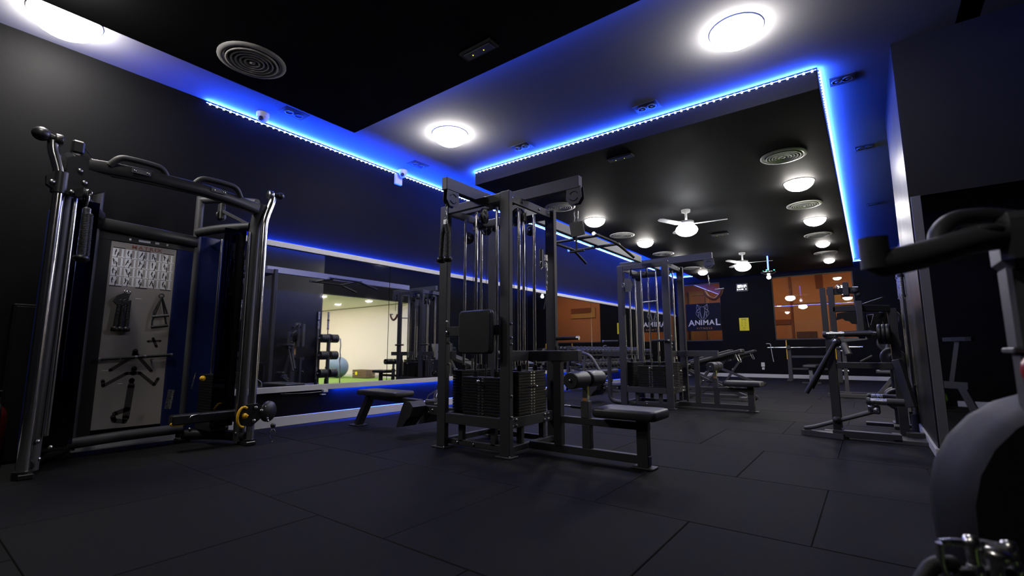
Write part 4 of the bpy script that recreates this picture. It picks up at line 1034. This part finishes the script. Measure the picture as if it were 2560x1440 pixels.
# lower and upper storage sleeves
def sleeve(x0, x1, xm, y, z, r=.027):
    MB().cyl((x0, y, z), (xm, y, z), r * .93, 16).build('sleeve', 'steel', LM)
    MB().cyl((xm, y, z), (x1, y, z), r, 16).build('sleeve_root', 'frame', LM)
    MB().lathe((x0, y, z), (-1, 0, 0), [(r * 1.05, -.02), (r * 1.1, 0), (r * .8, .012), (0, .014)], 14).build('sleeve_end', 'frame', LM)
sleeve(-.055, .20, .08, 5.40, .352, .032)
sleeve(-.05, .16, .06, 5.85, .36, .028)
sleeve(-.34, .02, -.18, 5.42, .958, .028)
# upper frame
for (x, y) in ((-.335, 5.66), (-.265, 5.60)): MB().box(x - .025, x + .025, y - .025, y + .025, .93, 1.43, .003).build('tall_post', 'frame2', LM)
MB().beam((-.30, 5.62, 1.38), (-.06, 5.62, 1.385), .04, .06).build('head_beam', 'frame', LM)
MB().box(-.165, -.115, 5.56, 5.68, 1.33, 1.46, .006).build('head_block', 'frame2', LM)
MB().ring((-.20, 5.57, 1.42), (0, 1, 0), .018, .006, 14, 6).build('head_ring', 'steel', LM)
MB().sphere((-.065, 5.56, 1.37), .03).sphere((-.045, 5.55, 1.33), .022).build('head_knob', 'rub', LM)
MB().cyl((-.085, 5.54, 1.405), (-.045, 5.53, 1.40), .008, 8).build('head_pin', 'chrome', LM)
MB().beam((-.26, 5.60, 1.205), (-.05, 5.60, 1.205), .05, .055).build('upper_rail', 'frame', LM)
MB().box(-.075, -.025, 5.46, 5.52, .915, 1.265, .004).build('swing_plate', 'frame2', LM)
MB().beam((-.045, 5.52, 1.20), (.17, 5.74, 1.20), .05, .06).build('rear_arm', 'frame', LM)
MB().beam((-.05, 5.55, 1.22), (.14, 5.75, 1.30), .02, .03).build('arm_brace', 'frame', LM)
MB().prism([(-.24, 1.10), (-.23, 1.165), (-.15, 1.175), (-.06, 1.175), (-.05, 1.0), (-.08, 1.055), (-.12, 1.06), (-.14, 1.085), (-.17, 1.09), (-.19, 1.115)], (0, 5.58, 0), (1, 0, 0), (0, 0, 1), (0, .06, 0)).build('chest_pad_bracket', 'plastic', LM)
MB().beam((-.07, 5.60, .93), (-.05, 5.60, 1.2), .03, .03).build('hanger', 'frame', LM)
# hanging hand lever with grip
lp = MB().lathe((-.255, 5.44, .885), (0, -1, 0), [(.045, -.05), (.045, .02), (.03, .035), (0, .036)], 18).build('lever_pivot', 'frame', LM)
bolts(MB(), [(-.255, 5.405, .89)], (0, -1, 0), .020, .012).build('pivot_bolt', 'steel', lp)
for q, l_ in ((-.03, 0), (.03, .04)): MB().cyl((-.26, 5.42 + q, .87), (-.52 + l_, 5.40 + q, .405 + l_ * 1.1), .021, 14).build('hand_lever', 'rub', LM)
# printed triangle mark on the side plate
sp = MB().box(-.02, .17, 5.80, 5.81, .93, 1.17, .003).build('side_plate', 'plastic', LM)
MB().beam((.0, 5.797, 1.15), (.01, 5.797, 1.03), .004, .001, up=(0, 1, 0), b=0).beam((.0, 5.797, 1.15), (.055, 5.797, 1.155), .004, .001, up=(0, 1, 0), b=0).beam((.055, 5.797, 1.155), (.025, 5.797, 1.05), .004, .001, up=(0, 1, 0), b=0).beam((.12, 5.797, 1.08), (.125, 5.797, 1.0), .004, .001, up=(0, 1, 0), b=0).build('emblem_lines', 'card', sp)
# ruler strip, facing the mirror
MB().box(.1585, .1597, 5.725, 5.775, .75, 1.16, .0004).build('height_scale', 'ochre', LM)
MB().cyl((-.02, 5.62, .975), (.06, 5.62, .965), .018, 12).build('plate_horn', 'steel', LM)
for k in range(3): plate('weight_plate', 'small black weight plate on the upper horn of the lever machine, ' + ('leftmost', 'middle', 'rightmost')[k], (.085 + k * .032, 5.62, .955), (1, -.1, 0), .095, .028, 'plates on the lever machine horn')

ORD4 = ['innermost', 'second from the mast', 'third from the mast', 'outermost']
ORDN = 'nearest second third fourth fifth sixth seventh eighth ninth tenth eleventh twelfth thirteenth fourteenth fifteenth sixteenth seventeenth eighteenth nineteenth twentieth twenty-first farthest'.split()
# weight tree with standing bars behind the pier edge
WT = thing('weight_tree', 'black weight storage tree beside the pier with bar holders', 'weight rack', (.185, 6.62, 0))
MB().box(-.10, .32, 6.57, 6.67, 0, .03, .003).box(.135, .235, 6.36, 6.90, 0, .03, .003).build('base', 'frame', WT)
MB().box(.155, .215, 6.59, 6.65, .03, 1.25, .003).build('mast', 'frame', WT)
for z in (1.14, .73, .30):
    MB().cyl((.185, 6.34, z), (.185, 6.90, z), .020, 14).build('horn', 'steel', WT)
for (x, y) in ((.310, 6.40), (.310, 6.66)): MB().cyl((x, y, 0), (x, y, .16), .035, 16).build('bar_holder', 'frame', WT)
for z, r, nm in ((1.14, .104, 'top'), (.73, .106, 'middle'), (.30, .106, 'bottom')):
    for k in range(4):
        plate('weight_plate', 'black plate on the near side of the ' + nm + ' weight tree horn, ' + ORD4[k], (.185, 6.575 - .022 - k * .046, z), (0, 1, 0), r, .042, 'plates on the ' + nm + ' horn, near side')
        plate('weight_plate', 'black plate on the far side of the ' + nm + ' weight tree horn, ' + ORD4[k], (.185, 6.665 + .022 + k * .046, z), (0, 1, 0), r, .042, 'plates on the ' + nm + ' horn, far side')
def standing_bar(x, y, nm, top=1.79):
    t = thing('barbell', nm, 'barbell', (x, y, .03), 'standing barbells')
    MB().cyl((x, y, .45), (x, y, 1.36), .0145, 14).build('shaft', 'chrome', t)
    for z0, z1 in ((.03, .43), (1.38, top)): MB().cyl((x, y, z0), (x, y, z1), .025, 16).build('sleeve', 'steel', t)
    for z in (.43, 1.36): MB().cyl((x, y, z), (x, y, z + .02), .029, 16).build('collar', 'chrome', t)
    MB().cyl((x, y, top - .22), (x, y, top - .19), .029, 16).build('lock_collar', 'plastic', t)
standing_bar(.318, 6.40, 'chrome barbell standing upright in the weight tree, the nearer one')
standing_bar(.318, 6.66, 'chrome barbell standing upright in the weight tree, the farther one', 1.80)
t = thing('curl_bar', 'zigzag chrome curl bar leaning against the pier behind the lever machine', 'barbell', (.25, 6.95, .0))
MB().tube(fil([(.20, 6.98, .0), (.225, 6.98, .45), (.25, 6.98, .60), (.215, 6.98, .70), (.25, 6.98, .84), (.225, 6.98, .95), (.26, 6.98, 1.15)], .04, 4), .0145, 12).build('shaft', 'chrome', t)

# second machine beyond
SM = thing('seated_leg_machine', 'black plate-loaded machine with low base frame farther down the right side', 'gym machine', (-.2, 10.2, 0))
MB().box(-.66, .25, 10.06, 10.12, .01, .07, .003).box(-.66, .25, 10.55, 10.61, .01, .07, .003).box(-.42, -.32, 10.12, 10.55, .01, .06, .003).build('base_rail', 'frame', SM)
MB().box(-.405, -.345, 10.30, 10.36, .06, 1.06, .003).build('post', 'frame', SM)
MB().box(-.43, -.32, 10.26, 10.40, .06, .085, .003).build('post_foot', 'frame', SM)
bolts(MB(), [(-.35 + q, 10.30, z) for z in (.45, .56, .80) for q in (-.06, .012)], (0, -1, 0), .015, .012).build('bolt', 'steel', SM)
MB().beam((.05, 10.3, .05), (.35, 10.3, .46), .06, .06).build('seat_strut', 'frame', SM)
pad(.05, .45, 10.16, 10.46, .42, .48).build('seat', 'vinyl', SM)
MB().beam((.12, 10.30, .48), (.30, 10.30, 1.05), .28, .06, up=(1, 0, 0), b=.02).build('backrest', 'vinyl', SM)
MB().beam((-.37, 10.3, .98), (-.02, 10.3, 1.02), .05, .05).build('top_arm', 'frame', SM)
MB().cyl((-.37, 10.15, .93), (-.31, 10.10, .74), .055, 16).cyl((-.37, 10.45, .93), (-.31, 10.50, .74), .055, 16).build('roller', 'vinyl', SM)
MB().cyl((-.15, 10.2, .62), (.02, 10.2, .72), .016, 10).build('handle', 'rub', SM)
MB().cyl((.27, 10.44, .93), (.27, 10.74, .93), .02, 12).build('sleeve', 'steel', SM)
MB().beam((.27, 10.47, .93), (.12, 10.47, .45), .04, .04).build('sleeve_arm', 'frame', SM)
for k in range(3): plate('weight_plate', 'black weight plate loaded on the farther right machine, ' + ('nearest', 'middle', 'farthest')[k], (.27, 10.55 + k * .05, .93), (0, 1, 0), .17, .04, 'plates on the farther right machine')

# ================================================================== BENCH PRESS AT THE BACK WALL
BP = thing('bench_press', 'flat bench press rack with yellow uprights in front of the back wall', 'weight bench', (-1.22, 14.9, 0))
for x in (-1.79, -.67):
    MB().box(x - .05, x + .05, 15.05, 15.13, 0, .92, .004).build('upright', 'frame', BP)
    MB().box(x - .06, x + .06, 14.75, 15.40, 0, .045, .004).build('foot', 'frame', BP)
    MB().box(x - .055, x - .035, 15.02, 15.05, .58, 1.10, .003).build('yellow_guard', 'yellow', BP)
    MB().box(x - .04, x + .04, 14.97, 15.05, .86, .885, .003).box(x - .04, x + .04, 14.955, 14.975, .86, .955, .003).build('hook', 'frame', BP)
MB().box(-1.74, -.72, 15.07, 15.11, .62, .68, .003).build('cross_rail', 'frame', BP)
MB().box(-1.74, -.72, 15.07, 15.11, .30, .35, .003).build('cross_rail', 'frame', BP)
pad(-1.37, -1.07, 13.75, 15.0, .39, .46).build('bench_pad', 'vinyl', BP)
MB().box(-1.25, -1.19, 13.9, 15.08, .33, .39, .003).build('bench_rail', 'frame', BP)
MB().box(-1.26, -1.18, 13.92, 14.0, .04, .33, .003).build('bench_leg', 'steel', BP)
MB().box(-1.42, -1.02, 13.92, 14.0, 0, .04, .003).build('foot', 'frame', BP)
t = thing('barbell', 'long chrome barbell racked on the bench press at the back', 'barbell', (-1.22, 15.0, .91))
MB().cyl((-1.85, 15.01, .90), (-.59, 15.01, .90), .0145, 12).build('shaft', 'chrome', t)
for x0, x1 in ((-2.30, -1.86), (-.58, -.14)): MB().cyl((x0, 15.01, .90), (x1, 15.01, .90), .025, 14).build('sleeve', 'chrome', t)
for x in (-1.86, -.60): MB().cyl((x, 15.01, .90), (x + .02, 15.01, .90), .036, 14).build('collar', 'chrome', t)
# white resistance band hanging by the bench press and a towel on the wall
t = thing('hanging_band', 'thin white band hanging on the back wall beside the barbell', 'band', (-2.42, BK - .02, .5))
MB().tube(fil([(-2.52, BK - .02, 1.03), (-2.42, BK - .03, 1.03), (-2.40, BK - .03, .75), (-2.37, BK - .02, .48)], .05), .010, 8).build('band', 'plain_white', t)
MB().cyl((-2.53, BK - .001, 1.03), (-2.53, BK - .05, 1.03), .012, 10).build('peg', 'steel', t)
t = thing('wall_socket', 'small white wall socket low on the back wall', 'socket', (-2.66, BK, .34))
MB().box(-2.72, -2.62, BK - .014, BK, .33, .46, .008).build('plate', 'plain_white', t)
MB().box(-2.70, -2.63, BK - .03, BK - .014, .24, .31, .006).build('plug', 'plain_white', t)

# ================================================================== INCLINE BENCHES
def incline(x, y, nm, rise=.22):
    t = thing('incline_bench', nm, 'weight bench', (x, y, 0), 'adjustable benches')
    a = math.radians(15); L = .86
    c = Vector((x, y, .70)); d = Vector((math.cos(a), 0, math.sin(a)))
    MB().obox(c, (d, Vector((0, 1, 0)), Vector((-math.sin(a), 0, math.cos(a)))), (L / 2, .14, .030), .018).build('back_pad', 'vinyl', t)
    MB().obox(c - d * .63 + Vector((0, 0, -.02)), (d, Vector((0, 1, 0)), Vector((-math.sin(a), 0, math.cos(a)))), (.17, .14, .030), .018).build('seat_pad', 'vinyl', t)
    MB().beam(c - d * .75 + Vector((0, 0, -.06)), c + d * .3 + Vector((0, 0, -.06)), .05, .05).build('pad_rail', 'frame', t)
    MB().beam((x + .12, y, .66), (x - .30, y, .06), .05, .05).build('strut', 'frame', t)
    MB().beam((x - .55, y, .46), (x + .42, y, .06), .055, .055).build('strut', 'frame', t)
    MB().box(x - .50, x + .30, y - .03, y + .03, .03, .08, .003).build('base_rail', 'frame', t)
    MB().box(x - .55, x - .48, y - .22, y + .22, 0, .06, .003).build('foot', 'frame', t)
    MB().box(x + .36, x + .45, y - .2, y + .2, .0, .065, .006).build('foot', 'frame2', t)
    for s in (-1, 1): MB().lathe((x + .52, y + s * .17, .045), (0, 1, 0), [(0, -.02), (.03, -.02), (.045, -.012), (.045, .012), (.03, .02), (0, .02)], 16).build('wheel', 'rub', t)
    MB().cyl((x - .10, y - .05, .38), (x - .10, y + .05, .38), .02, 10).build('pivot', 'steel', t)
    MB().tube(fil([(x + .30, y - .1, .78), (x + .36, y - .1, .62), (x + .36, y + .1, .62), (x + .30, y + .1, .78)], .04), .010, 8).build('handle', 'steel', t)
incline(-2.10, 8.62, 'black incline bench right behind the seat of the farther tower')
incline(-2.62, 10.25, 'black incline bench second in the row beyond the farther tower')
incline(-2.55, 12.3, 'black incline bench farthest in the row, nearest the back wall')

# ================================================================== DUMBBELL RACK
DR = thing('dumbbell_rack', 'two-tier black dumbbell rack along the mirror wall behind the towers', 'weight rack', (-4.9, 10.6, 0))
for y in (8.75, 10.6, 12.45):
    MB().beam((-5.12, y, 0.0), (-5.08, y, .92), .06, .06).build('upright', 'frame', DR)
    MB().box(-5.15, -4.60, y - .03, y + .03, 0, .05, .003).build('foot', 'frame', DR)
    for z in (.43, .72): MB().beam((-5.08, y, z + .05), (-4.66, y, z - .04), .04, .05).build('tier_arm', 'frame', DR)
for z in (.45, .74):
    for q in (0, .22): MB().box(-4.98 + q, -4.94 + q, 8.6, 12.6, z + .02 - q * .21, z + .05 - q * .21, .003).build('tier_rail', 'frame', DR)
def dumbbell(x, y, z, r, nm, grp):
    t = thing('dumbbell', nm, 'dumbbell', (x, y, z), grp)
    tl = Vector((1, 0, -.21)).normalized(); c = Vector((x, y, z)); ax = tl
    MB().cyl(c - ax * .075, c + ax * .075, .016, 10).build('handle', 'chrome', t)
    for s in (-1, 1): MB().lathe(c + ax * s * .07, ax * s, [(0, 0), (r * .8, 0), (r, .012), (r, .075), (r * .8, .09), (0, .092)], 8, False).build('head', 'rub', t)
    return t
for z, nm, grp, rr in ((.545, 'black hex dumbbell on the lower tier of the dumbbell rack', 'dumbbells on the lower tier', .062), (.835, 'black hex dumbbell on the upper tier of the dumbbell rack', 'dumbbells on the upper tier', .056)):
    pr_ = dumbbell(-4.85, 8.74, z, rr, nm + ', nearest the camera', grp)
    for k in range(1, 22): copy_tree(pr_, (-4.85, 8.74 + k * .175, z), label=nm + ', ' + (ORDN[k] + ' from the near end' if k < 21 else 'at the far end'))

# looped bench beside the dumbbell rack
AB = thing('abdominal_bench', 'black abdominal bench with a tall looped tube handle in front of the dumbbell rack', 'weight bench', (-4.3, 8.5, 0))
MB().tube(fil([(-4.58, 8.2, .80), (-4.29, 8.2, .74), (-4.10, 8.2, .44), (-4.08, 8.2, .36)], .12, 6), .030, 12).tube(fil([(-4.40, 8.2, .765), (-4.45, 8.2, .44), (-4.45, 8.2, .36)], .04, 4), .024, 12).build('loop_handle', 'frame2', AB)
MB().beam((-4.06, 8.2, .37), (-4.47, 8.2, .37), .05, .05).build('handle_base', 'frame', AB)
pad(-4.42, -4.12, 8.26, 9.1, .38, .45).build('bench_pad', 'vinyl', AB)
MB().box(-4.30, -4.24, 8.2, 9.0, .32, .38, .003).build('rail', 'frame', AB)
for y in (8.25, 8.95):
    MB().box(-4.30, -4.24, y - .03, y + .03, .04, .32, .003).build('leg', 'frame', AB)
    MB().box(-4.47, -4.07, y - .04, y + .04, 0, .04, .003).build('foot', 'frame', AB)

# ================================================================== SIGN, NOTICE, TIMER
sx0, sx1, sz0, sz1 = -4.905, -3.80, 1.475, 2.385; sy = BK - .02
SG = thing('gym_sign', 'black ANIMAL FITNESS sign with a line-drawn wolf head in the left back window', 'sign', ((sx0 + sx1) / 2, sy, sz0))
MB().box(sx0, sx1, sy, sy + .018, sz0, sz1, .003).build('panel', 'sign', SG)
u, v = Vector((1, 0, 0)), Vector((0, 0, 1)); ty = sy - .002
def letter(ch, x, z, size, sxk=1.0): return text_mesh(ch, size, (x, ty, z), u, v, .006, 0, 'LEFT', sxk)
x = sx0 + .075
for ch, size, zz, adv in (('A', .27, 1.655, .20), ('N', .225, 1.675, .185), ('I', .225, 1.675, .075), ('M', .225, 1.675, .205), ('A', .225, 1.675, .185), ('L', .30, 1.655, .16)):
    letter(ch, x, zz, size, 1.05).build('letter', 'signwhite', SG); x += adv
MB().beam((sx0 + .06, ty, 1.632), (sx0 + .115, ty, 1.70), .022, .001, up=(0, 1, 0), b=0).build('letter_flourish', 'signwhite', SG)
text_mesh('FITNESS', .095, ((sx0 + sx1) / 2 + .02, ty, 1.525), u, v, .001, 0, 'CENTER', 1.15, 1.35).build('small_lettering', 'signorange', SG)
wc, wz = (sx0 + sx1) / 2 - .015, 2.06
LN = []
for s in (-1, 1):
    P = lambda a, b: (wc + s * a, wz + b)
    LN += [(P(.165, .30), P(.06, .215)), (P(.165, .30), P(.185, .16)), (P(.185, .16), P(.165, .115)), (P(.165, .30), P(.125, .205)), (P(.125, .205), P(.10, .14)), (P(.06, .215), P(.10, .14)), (P(.10, .14), P(.165, .115)),
           (P(.06, .215), P(0, .215)), (P(.165, .115), P(.20, .05)), (P(.20, .05), P(.205, -.03)), (P(.205, -.03), P(.06, -.21)), (P(.06, -.21), P(0, -.225)), (P(.065, .20), P(.075, .06)), (P(.10, .14), P(.19, .07)),
           (P(.075, .06), P(.03, -.15)), (P(.075, .06), P(.14, .02)), (P(.14, .02), P(.11, .06)), (P(.14, .02), P(.125, -.11)), (P(.14, .02), P(.19, .07)), (P(.03, -.15), P(0, -.17)), (P(.09, .03), P(.035, -.19)), (P(.125, -.11), P(.11, -.02))]
mb = MB()
for (p, q) in LN: mb.beam((p[0], ty, p[1]), (q[0], ty, q[1]), .009, .001, up=(0, 1, 0), b=0)
mb.build('wolf_emblem', 'signgrey', SG)
NT = thing('yellow_notice', 'yellow paper notice taped to the back wall between the windows', 'notice', (-3.12, BK, 1.45))
MB().box(-3.262, -2.985, BK - .006, BK, 1.447, 1.852, .001).build('sheet', 'notice', NT)
mb = MB().box(-3.20, -3.05, BK - .0065, BK - .006, 1.80, 1.822, 0)
for k, z in enumerate((1.765, 1.71, 1.655, 1.60)): mb.box(-3.20, -3.155, BK - .0065, BK - .006, z, z + .013, 0).box(-3.11, -3.06, BK - .0065, BK - .006, z, z + .013, 0)
for z in (1.55, 1.52, 1.49): mb.box(-3.16, -3.09, BK - .0065, BK - .006, z, z + .008, 0)
mb.build('print', 'noticeink', NT)
TM = thing('wall_timer', 'small lit display with white digits high on the back wall', 'display', (-3.1, BK, 2.72))
MB().box(-3.28, -2.93, BK - .04, BK, 2.69, 2.95, .006).build('case', 'plastic', TM)
yy = BK - .0415; mb = MB()
for (a_, b_, c_, d_) in ((-3.235, -3.165, 2.815, 2.905), (-3.15, -3.115, 2.82, 2.91), (-3.165, -3.15, 2.87, 2.905), (-3.10, -3.078, 2.82, 2.90), (-3.055, -3.02, 2.815, 2.90), (-3.01, -2.985, 2.875, 2.905), (-2.995, -2.98, 2.825, 2.89)): mb.box(a_, b_, yy - .001, yy, c_, d_, 0)
mb.build('digits', 'white_glow', TM)
mb = MB()
for (a_, b_) in ((-3.25, -3.215), (-3.185, -3.155), (-3.13, -3.07), (-3.005, -2.98)): mb.box(a_, b_, yy - .001, yy, 2.745, 2.78, 0)
mb.build('dots', 'white_glow', TM)

# ================================================================== SIDE ROOM THINGS
solo(MB().sphere((3.35, 8.95, .33), .34, n=28, m=16), 'exercise_ball', 'ball', 'blue exercise ball in the bright side room', 'ball', (3.35, 8.95, -.01))
t = thing('wooden_crate', 'brown wooden crate with a yellow label beside the blue ball', 'crate', (2.55, 9.35, 0))
for k in range(3):
    MB().box(2.20, 2.90, 9.20, 9.22, .005 + k * .085, .08 + k * .085, .003).build('slat', 'wood', t); MB().box(2.20, 2.90, 9.53, 9.55, .005 + k * .085, .08 + k * .085, .003).build('slat', 'wood', t)
    MB().box(2.20, 2.22, 9.22, 9.53, .005 + k * .085, .08 + k * .085, .003).build('slat', 'wood', t); MB().box(2.88, 2.90, 9.22, 9.53, .005 + k * .085, .08 + k * .085, .003).build('slat', 'wood', t)
MB().box(2.22, 2.88, 9.22, 9.53, 0, .02, .002).build('bottom', 'wood', t)
MB().box(2.65, 2.75, 9.196, 9.2, .09, .19, .001).build('label_sheet', 'notice', t)
solo(MB().sphere((.71, .50, .12), .12, n=24, m=14), 'balance_ball', 'greenball', 'green rubber ball on the floor, seen in the pier mirror', 'ball', (.71, .50, 0))

# ================================================================== NEAR EXERCISE BIKE
M['gripgrey'] = mat('grey_grip_rubber', (.085, .085, .09), .5, spec=.4, var=.1, scale=60)
BX = thing('exercise_bike', 'dark exercise bike with curved handlebars close to the camera at the right edge', 'exercise bike', (.3, 1.25, 0))
mx, my = .222, 1.155
MB().tube(fil([(.019, .996, .955), (.03, 1.0, .945), (.09, 1.035, .960), (.155, 1.085, .985), (mx, my - .01, .998)], .05, 6), .0228, 16).build('handlebar', 'gripgrey', BX)
MB().cyl((.020, .994, .938), (.019, .990, .990), .021, 18).build('handle_grip', 'frame2', BX)
MB().tube(fil([(.105, 1.06, .975), (.112, 1.075, 1.005), (.135, 1.10, 1.028), (.185, 1.13, 1.032), (mx + .01, my, 1.02)], .04, 6), .0145, 14).build('upper_handlebar', 'frame2', BX)
MB().sphere((.165, 1.105, 1.0), .025, (1.3, 1.3, .5), 16, 8).build('console_cap', 'frame2', BX)
MB().box(mx - .035, mx + .10, my - .06, my + .05, .935, 1.03, .014).build('clamp_block', 'frame2', BX)
MB().box(mx - .027, mx + .085, my - .028, my + .05, .80, .945, .006).build('mast', 'gripgrey', BX)
MB().lathe((mx + .012, my - .029, .905), (0, -1, 0), [(.011, 0), (.009, .002), (0, .003)], 14).build('mast_hole', 'plastic', BX)
MB().box(mx - .034, mx + .09, my - .034, my + .056, .795, .805, .003).build('collar', 'frame2', BX)
MB().box(mx - .024, mx + .08, my - .024, my + .045, .40, .80, .006).build('lower_mast', 'frame', BX)
MB().lathe((mx + .02, my - .025, .765), (-.6, -1, .1), [(.012, 0), (.014, .025), (.028, .035), (.032, .05), (.022, .062), (0, .066)], 18).build('tension_knob', 'red', BX)
# flywheel housing: rounded slab
prof = []
for k in range(13):
    a = math.radians(200 - 14 * k); prof.append((.30 + .21 * math.cos(a), .515 + .215 * math.sin(a)))
prof = [(.098, .42)] + prof[1:] + [(.52, .34), (.30, .28), (.16, .33)]
mb = MB(); nrm = Vector((.35, -1, 0)).normalized(); uu = Vector((1, .35, 0)).normalized()
o = Vector((0.02, 1.08, 0)); n_ = len(prof); rings = []
cxp = sum(p[0] for p in prof) / n_; czp = sum(p[1] for p in prof) / n_
for (dd, sc_) in ((.0, .93), (.018, .985), (.045, 1.0), (.10, 1.0), (.125, .985), (.14, .93)):
    rings.append([o - nrm * dd + uu * (cxp + (p[0] - cxp) * sc_) + Vector((0, 0, czp + (p[1] - czp) * sc_)) for p in prof])
vs = [p for r_ in rings for p in r_]; fs = []
for k in range(len(rings) - 1):
    for i in range(n_): fs.append((k * n_ + i, k * n_ + (i + 1) % n_, (k + 1) * n_ + (i + 1) % n_, (k + 1) * n_ + i))
mb.add(vs, fs, True); mb.add(rings[0], [list(range(n_))]); mb.add(rings[-1], [list(range(n_))[::-1]])
M['housing'] = mat('dark_grey_housing', (.016, .016, .018), .62, spec=.25, var=.15, scale=60)
mb.build('flywheel_housing', 'housing', BX)
MB().beam((.30, 1.20, .40), (.42, 1.25, .04), .06, .09).build('front_strut', 'frame', BX)
MB().beam((.30, 1.20, .38), (.95, 1.42, .36), .06, .09).build('main_beam', 'frame', BX)
MB().beam((.88, 1.40, .36), (.98, 1.43, .04), .06, .08).build('rear_strut', 'frame', BX)
MB().beam((.80, 1.37, .38), (.90, 1.40, .92), .05, .05).build('seat_post', 'frame', BX)
mb = MB(); mb.prism([(-.14, -.02), (-.05, -.035), (.10, -.11), (.15, -.09), (.15, .09), (.10, .11), (-.05, .035), (-.14, .02)], (.90, 1.40, .92), uu, Vector((-uu.y, uu.x, 0)), (0, 0, .05)); mb.build('saddle', 'vinyl', BX)
for (x, y) in ((.43, 1.25), (.98, 1.43)):
    c = Vector((x, y, .03)); w_ = Vector((-uu.y, uu.x, 0)); MB().cyl(c - w_ * .24, c + w_ * .24, .03, 14).build('floor_bar', 'frame', BX)
MB().cyl((.34, 1.05, .36), (.34, 1.36, .36), .02, 12).build('crank_axle', 'steel', BX)
# chrome stirrup pedal at the bottom right of the frame
c0, c1, c2, c3 = Vector((.075, .958, .528)), Vector((.136, 1.006, .5195)), Vector((.146, 1.017, .454)), Vector((.089, .975, .454))
M['pedal_steel'] = mat('polished_pedal_steel', (.9, .89, .88), .26, metal=1.0, var=.04)
pd_ = MB().tube(fil([c0 + Vector((-.018, -.01, -.002)), c0, c1], .012, 4), .0052, 10).build('pedal_cage', 'pedal_steel', BX, label='chrome wire pedal cage')
PD = pd_
MB().tube(fil([c0 + Vector((-.018, -.01, -.002)), Vector((.056, .949, .492)), Vector((.0765, .966, .4455))], .02, 5), .0052, 10).build('side_wire', 'pedal_steel', PD)
for p, q in ((c0 + Vector((.018, .012, 0)), c3 + Vector((.008, .005, -.01))), (c1, c2)):
    MB().cyl(p, q, .008, 12).build('bar', 'pedal_steel', PD)
    MB().lathe(p, (0, 0, 1), [(.010, -.008), (.011, 0), (.008, .008), (0, .010)], 12).build('cap', 'pedal_steel', PD)
    m_ = p.lerp(q, .48); MB().lathe(m_ + Vector((0, 0, -.012)), (0, 0, 1), [(.008, 0), (.0105, .004), (.0105, .020), (.008, .024)], 12).build('nut', 'pedal_steel', PD)
MB().cyl(c3.lerp(c0, .45) + Vector((-.01, -.008, -.003)), c2.lerp(c1, .45) + Vector((.05, .04, 0)), .009, 12).build('spindle', 'plastic', PD)
mid_ = (c0 + c1 + c2 + c3) / 4
MB().lathe(mid_ + Vector((0, 0, -.045)), (.1, -.1, 1), [(0, 0), (.026, .002), (.030, .010), (.020, .022), (.011, .034), (.010, .055), (.016, .066), (.022, .072), (.016, .080), (0, .082)], 18).build('hub', 'pedal_steel', PD)
MB().box(mid_.x - .022, mid_.x + .022, mid_.y - .012, mid_.y + .012, mid_.z + .028, mid_.z + .038, .004).build('hub_plate', 'pedal_steel', PD)
MB().tube(fil([(.072, .969, .494), (.047, .952, .494), (.0255, .935, .46), (.0, .935, .40), (.05, 1.13, .22), (.30, 1.18, .34)], .05, 6), .011, 10).build('strap', 'rub', PD)
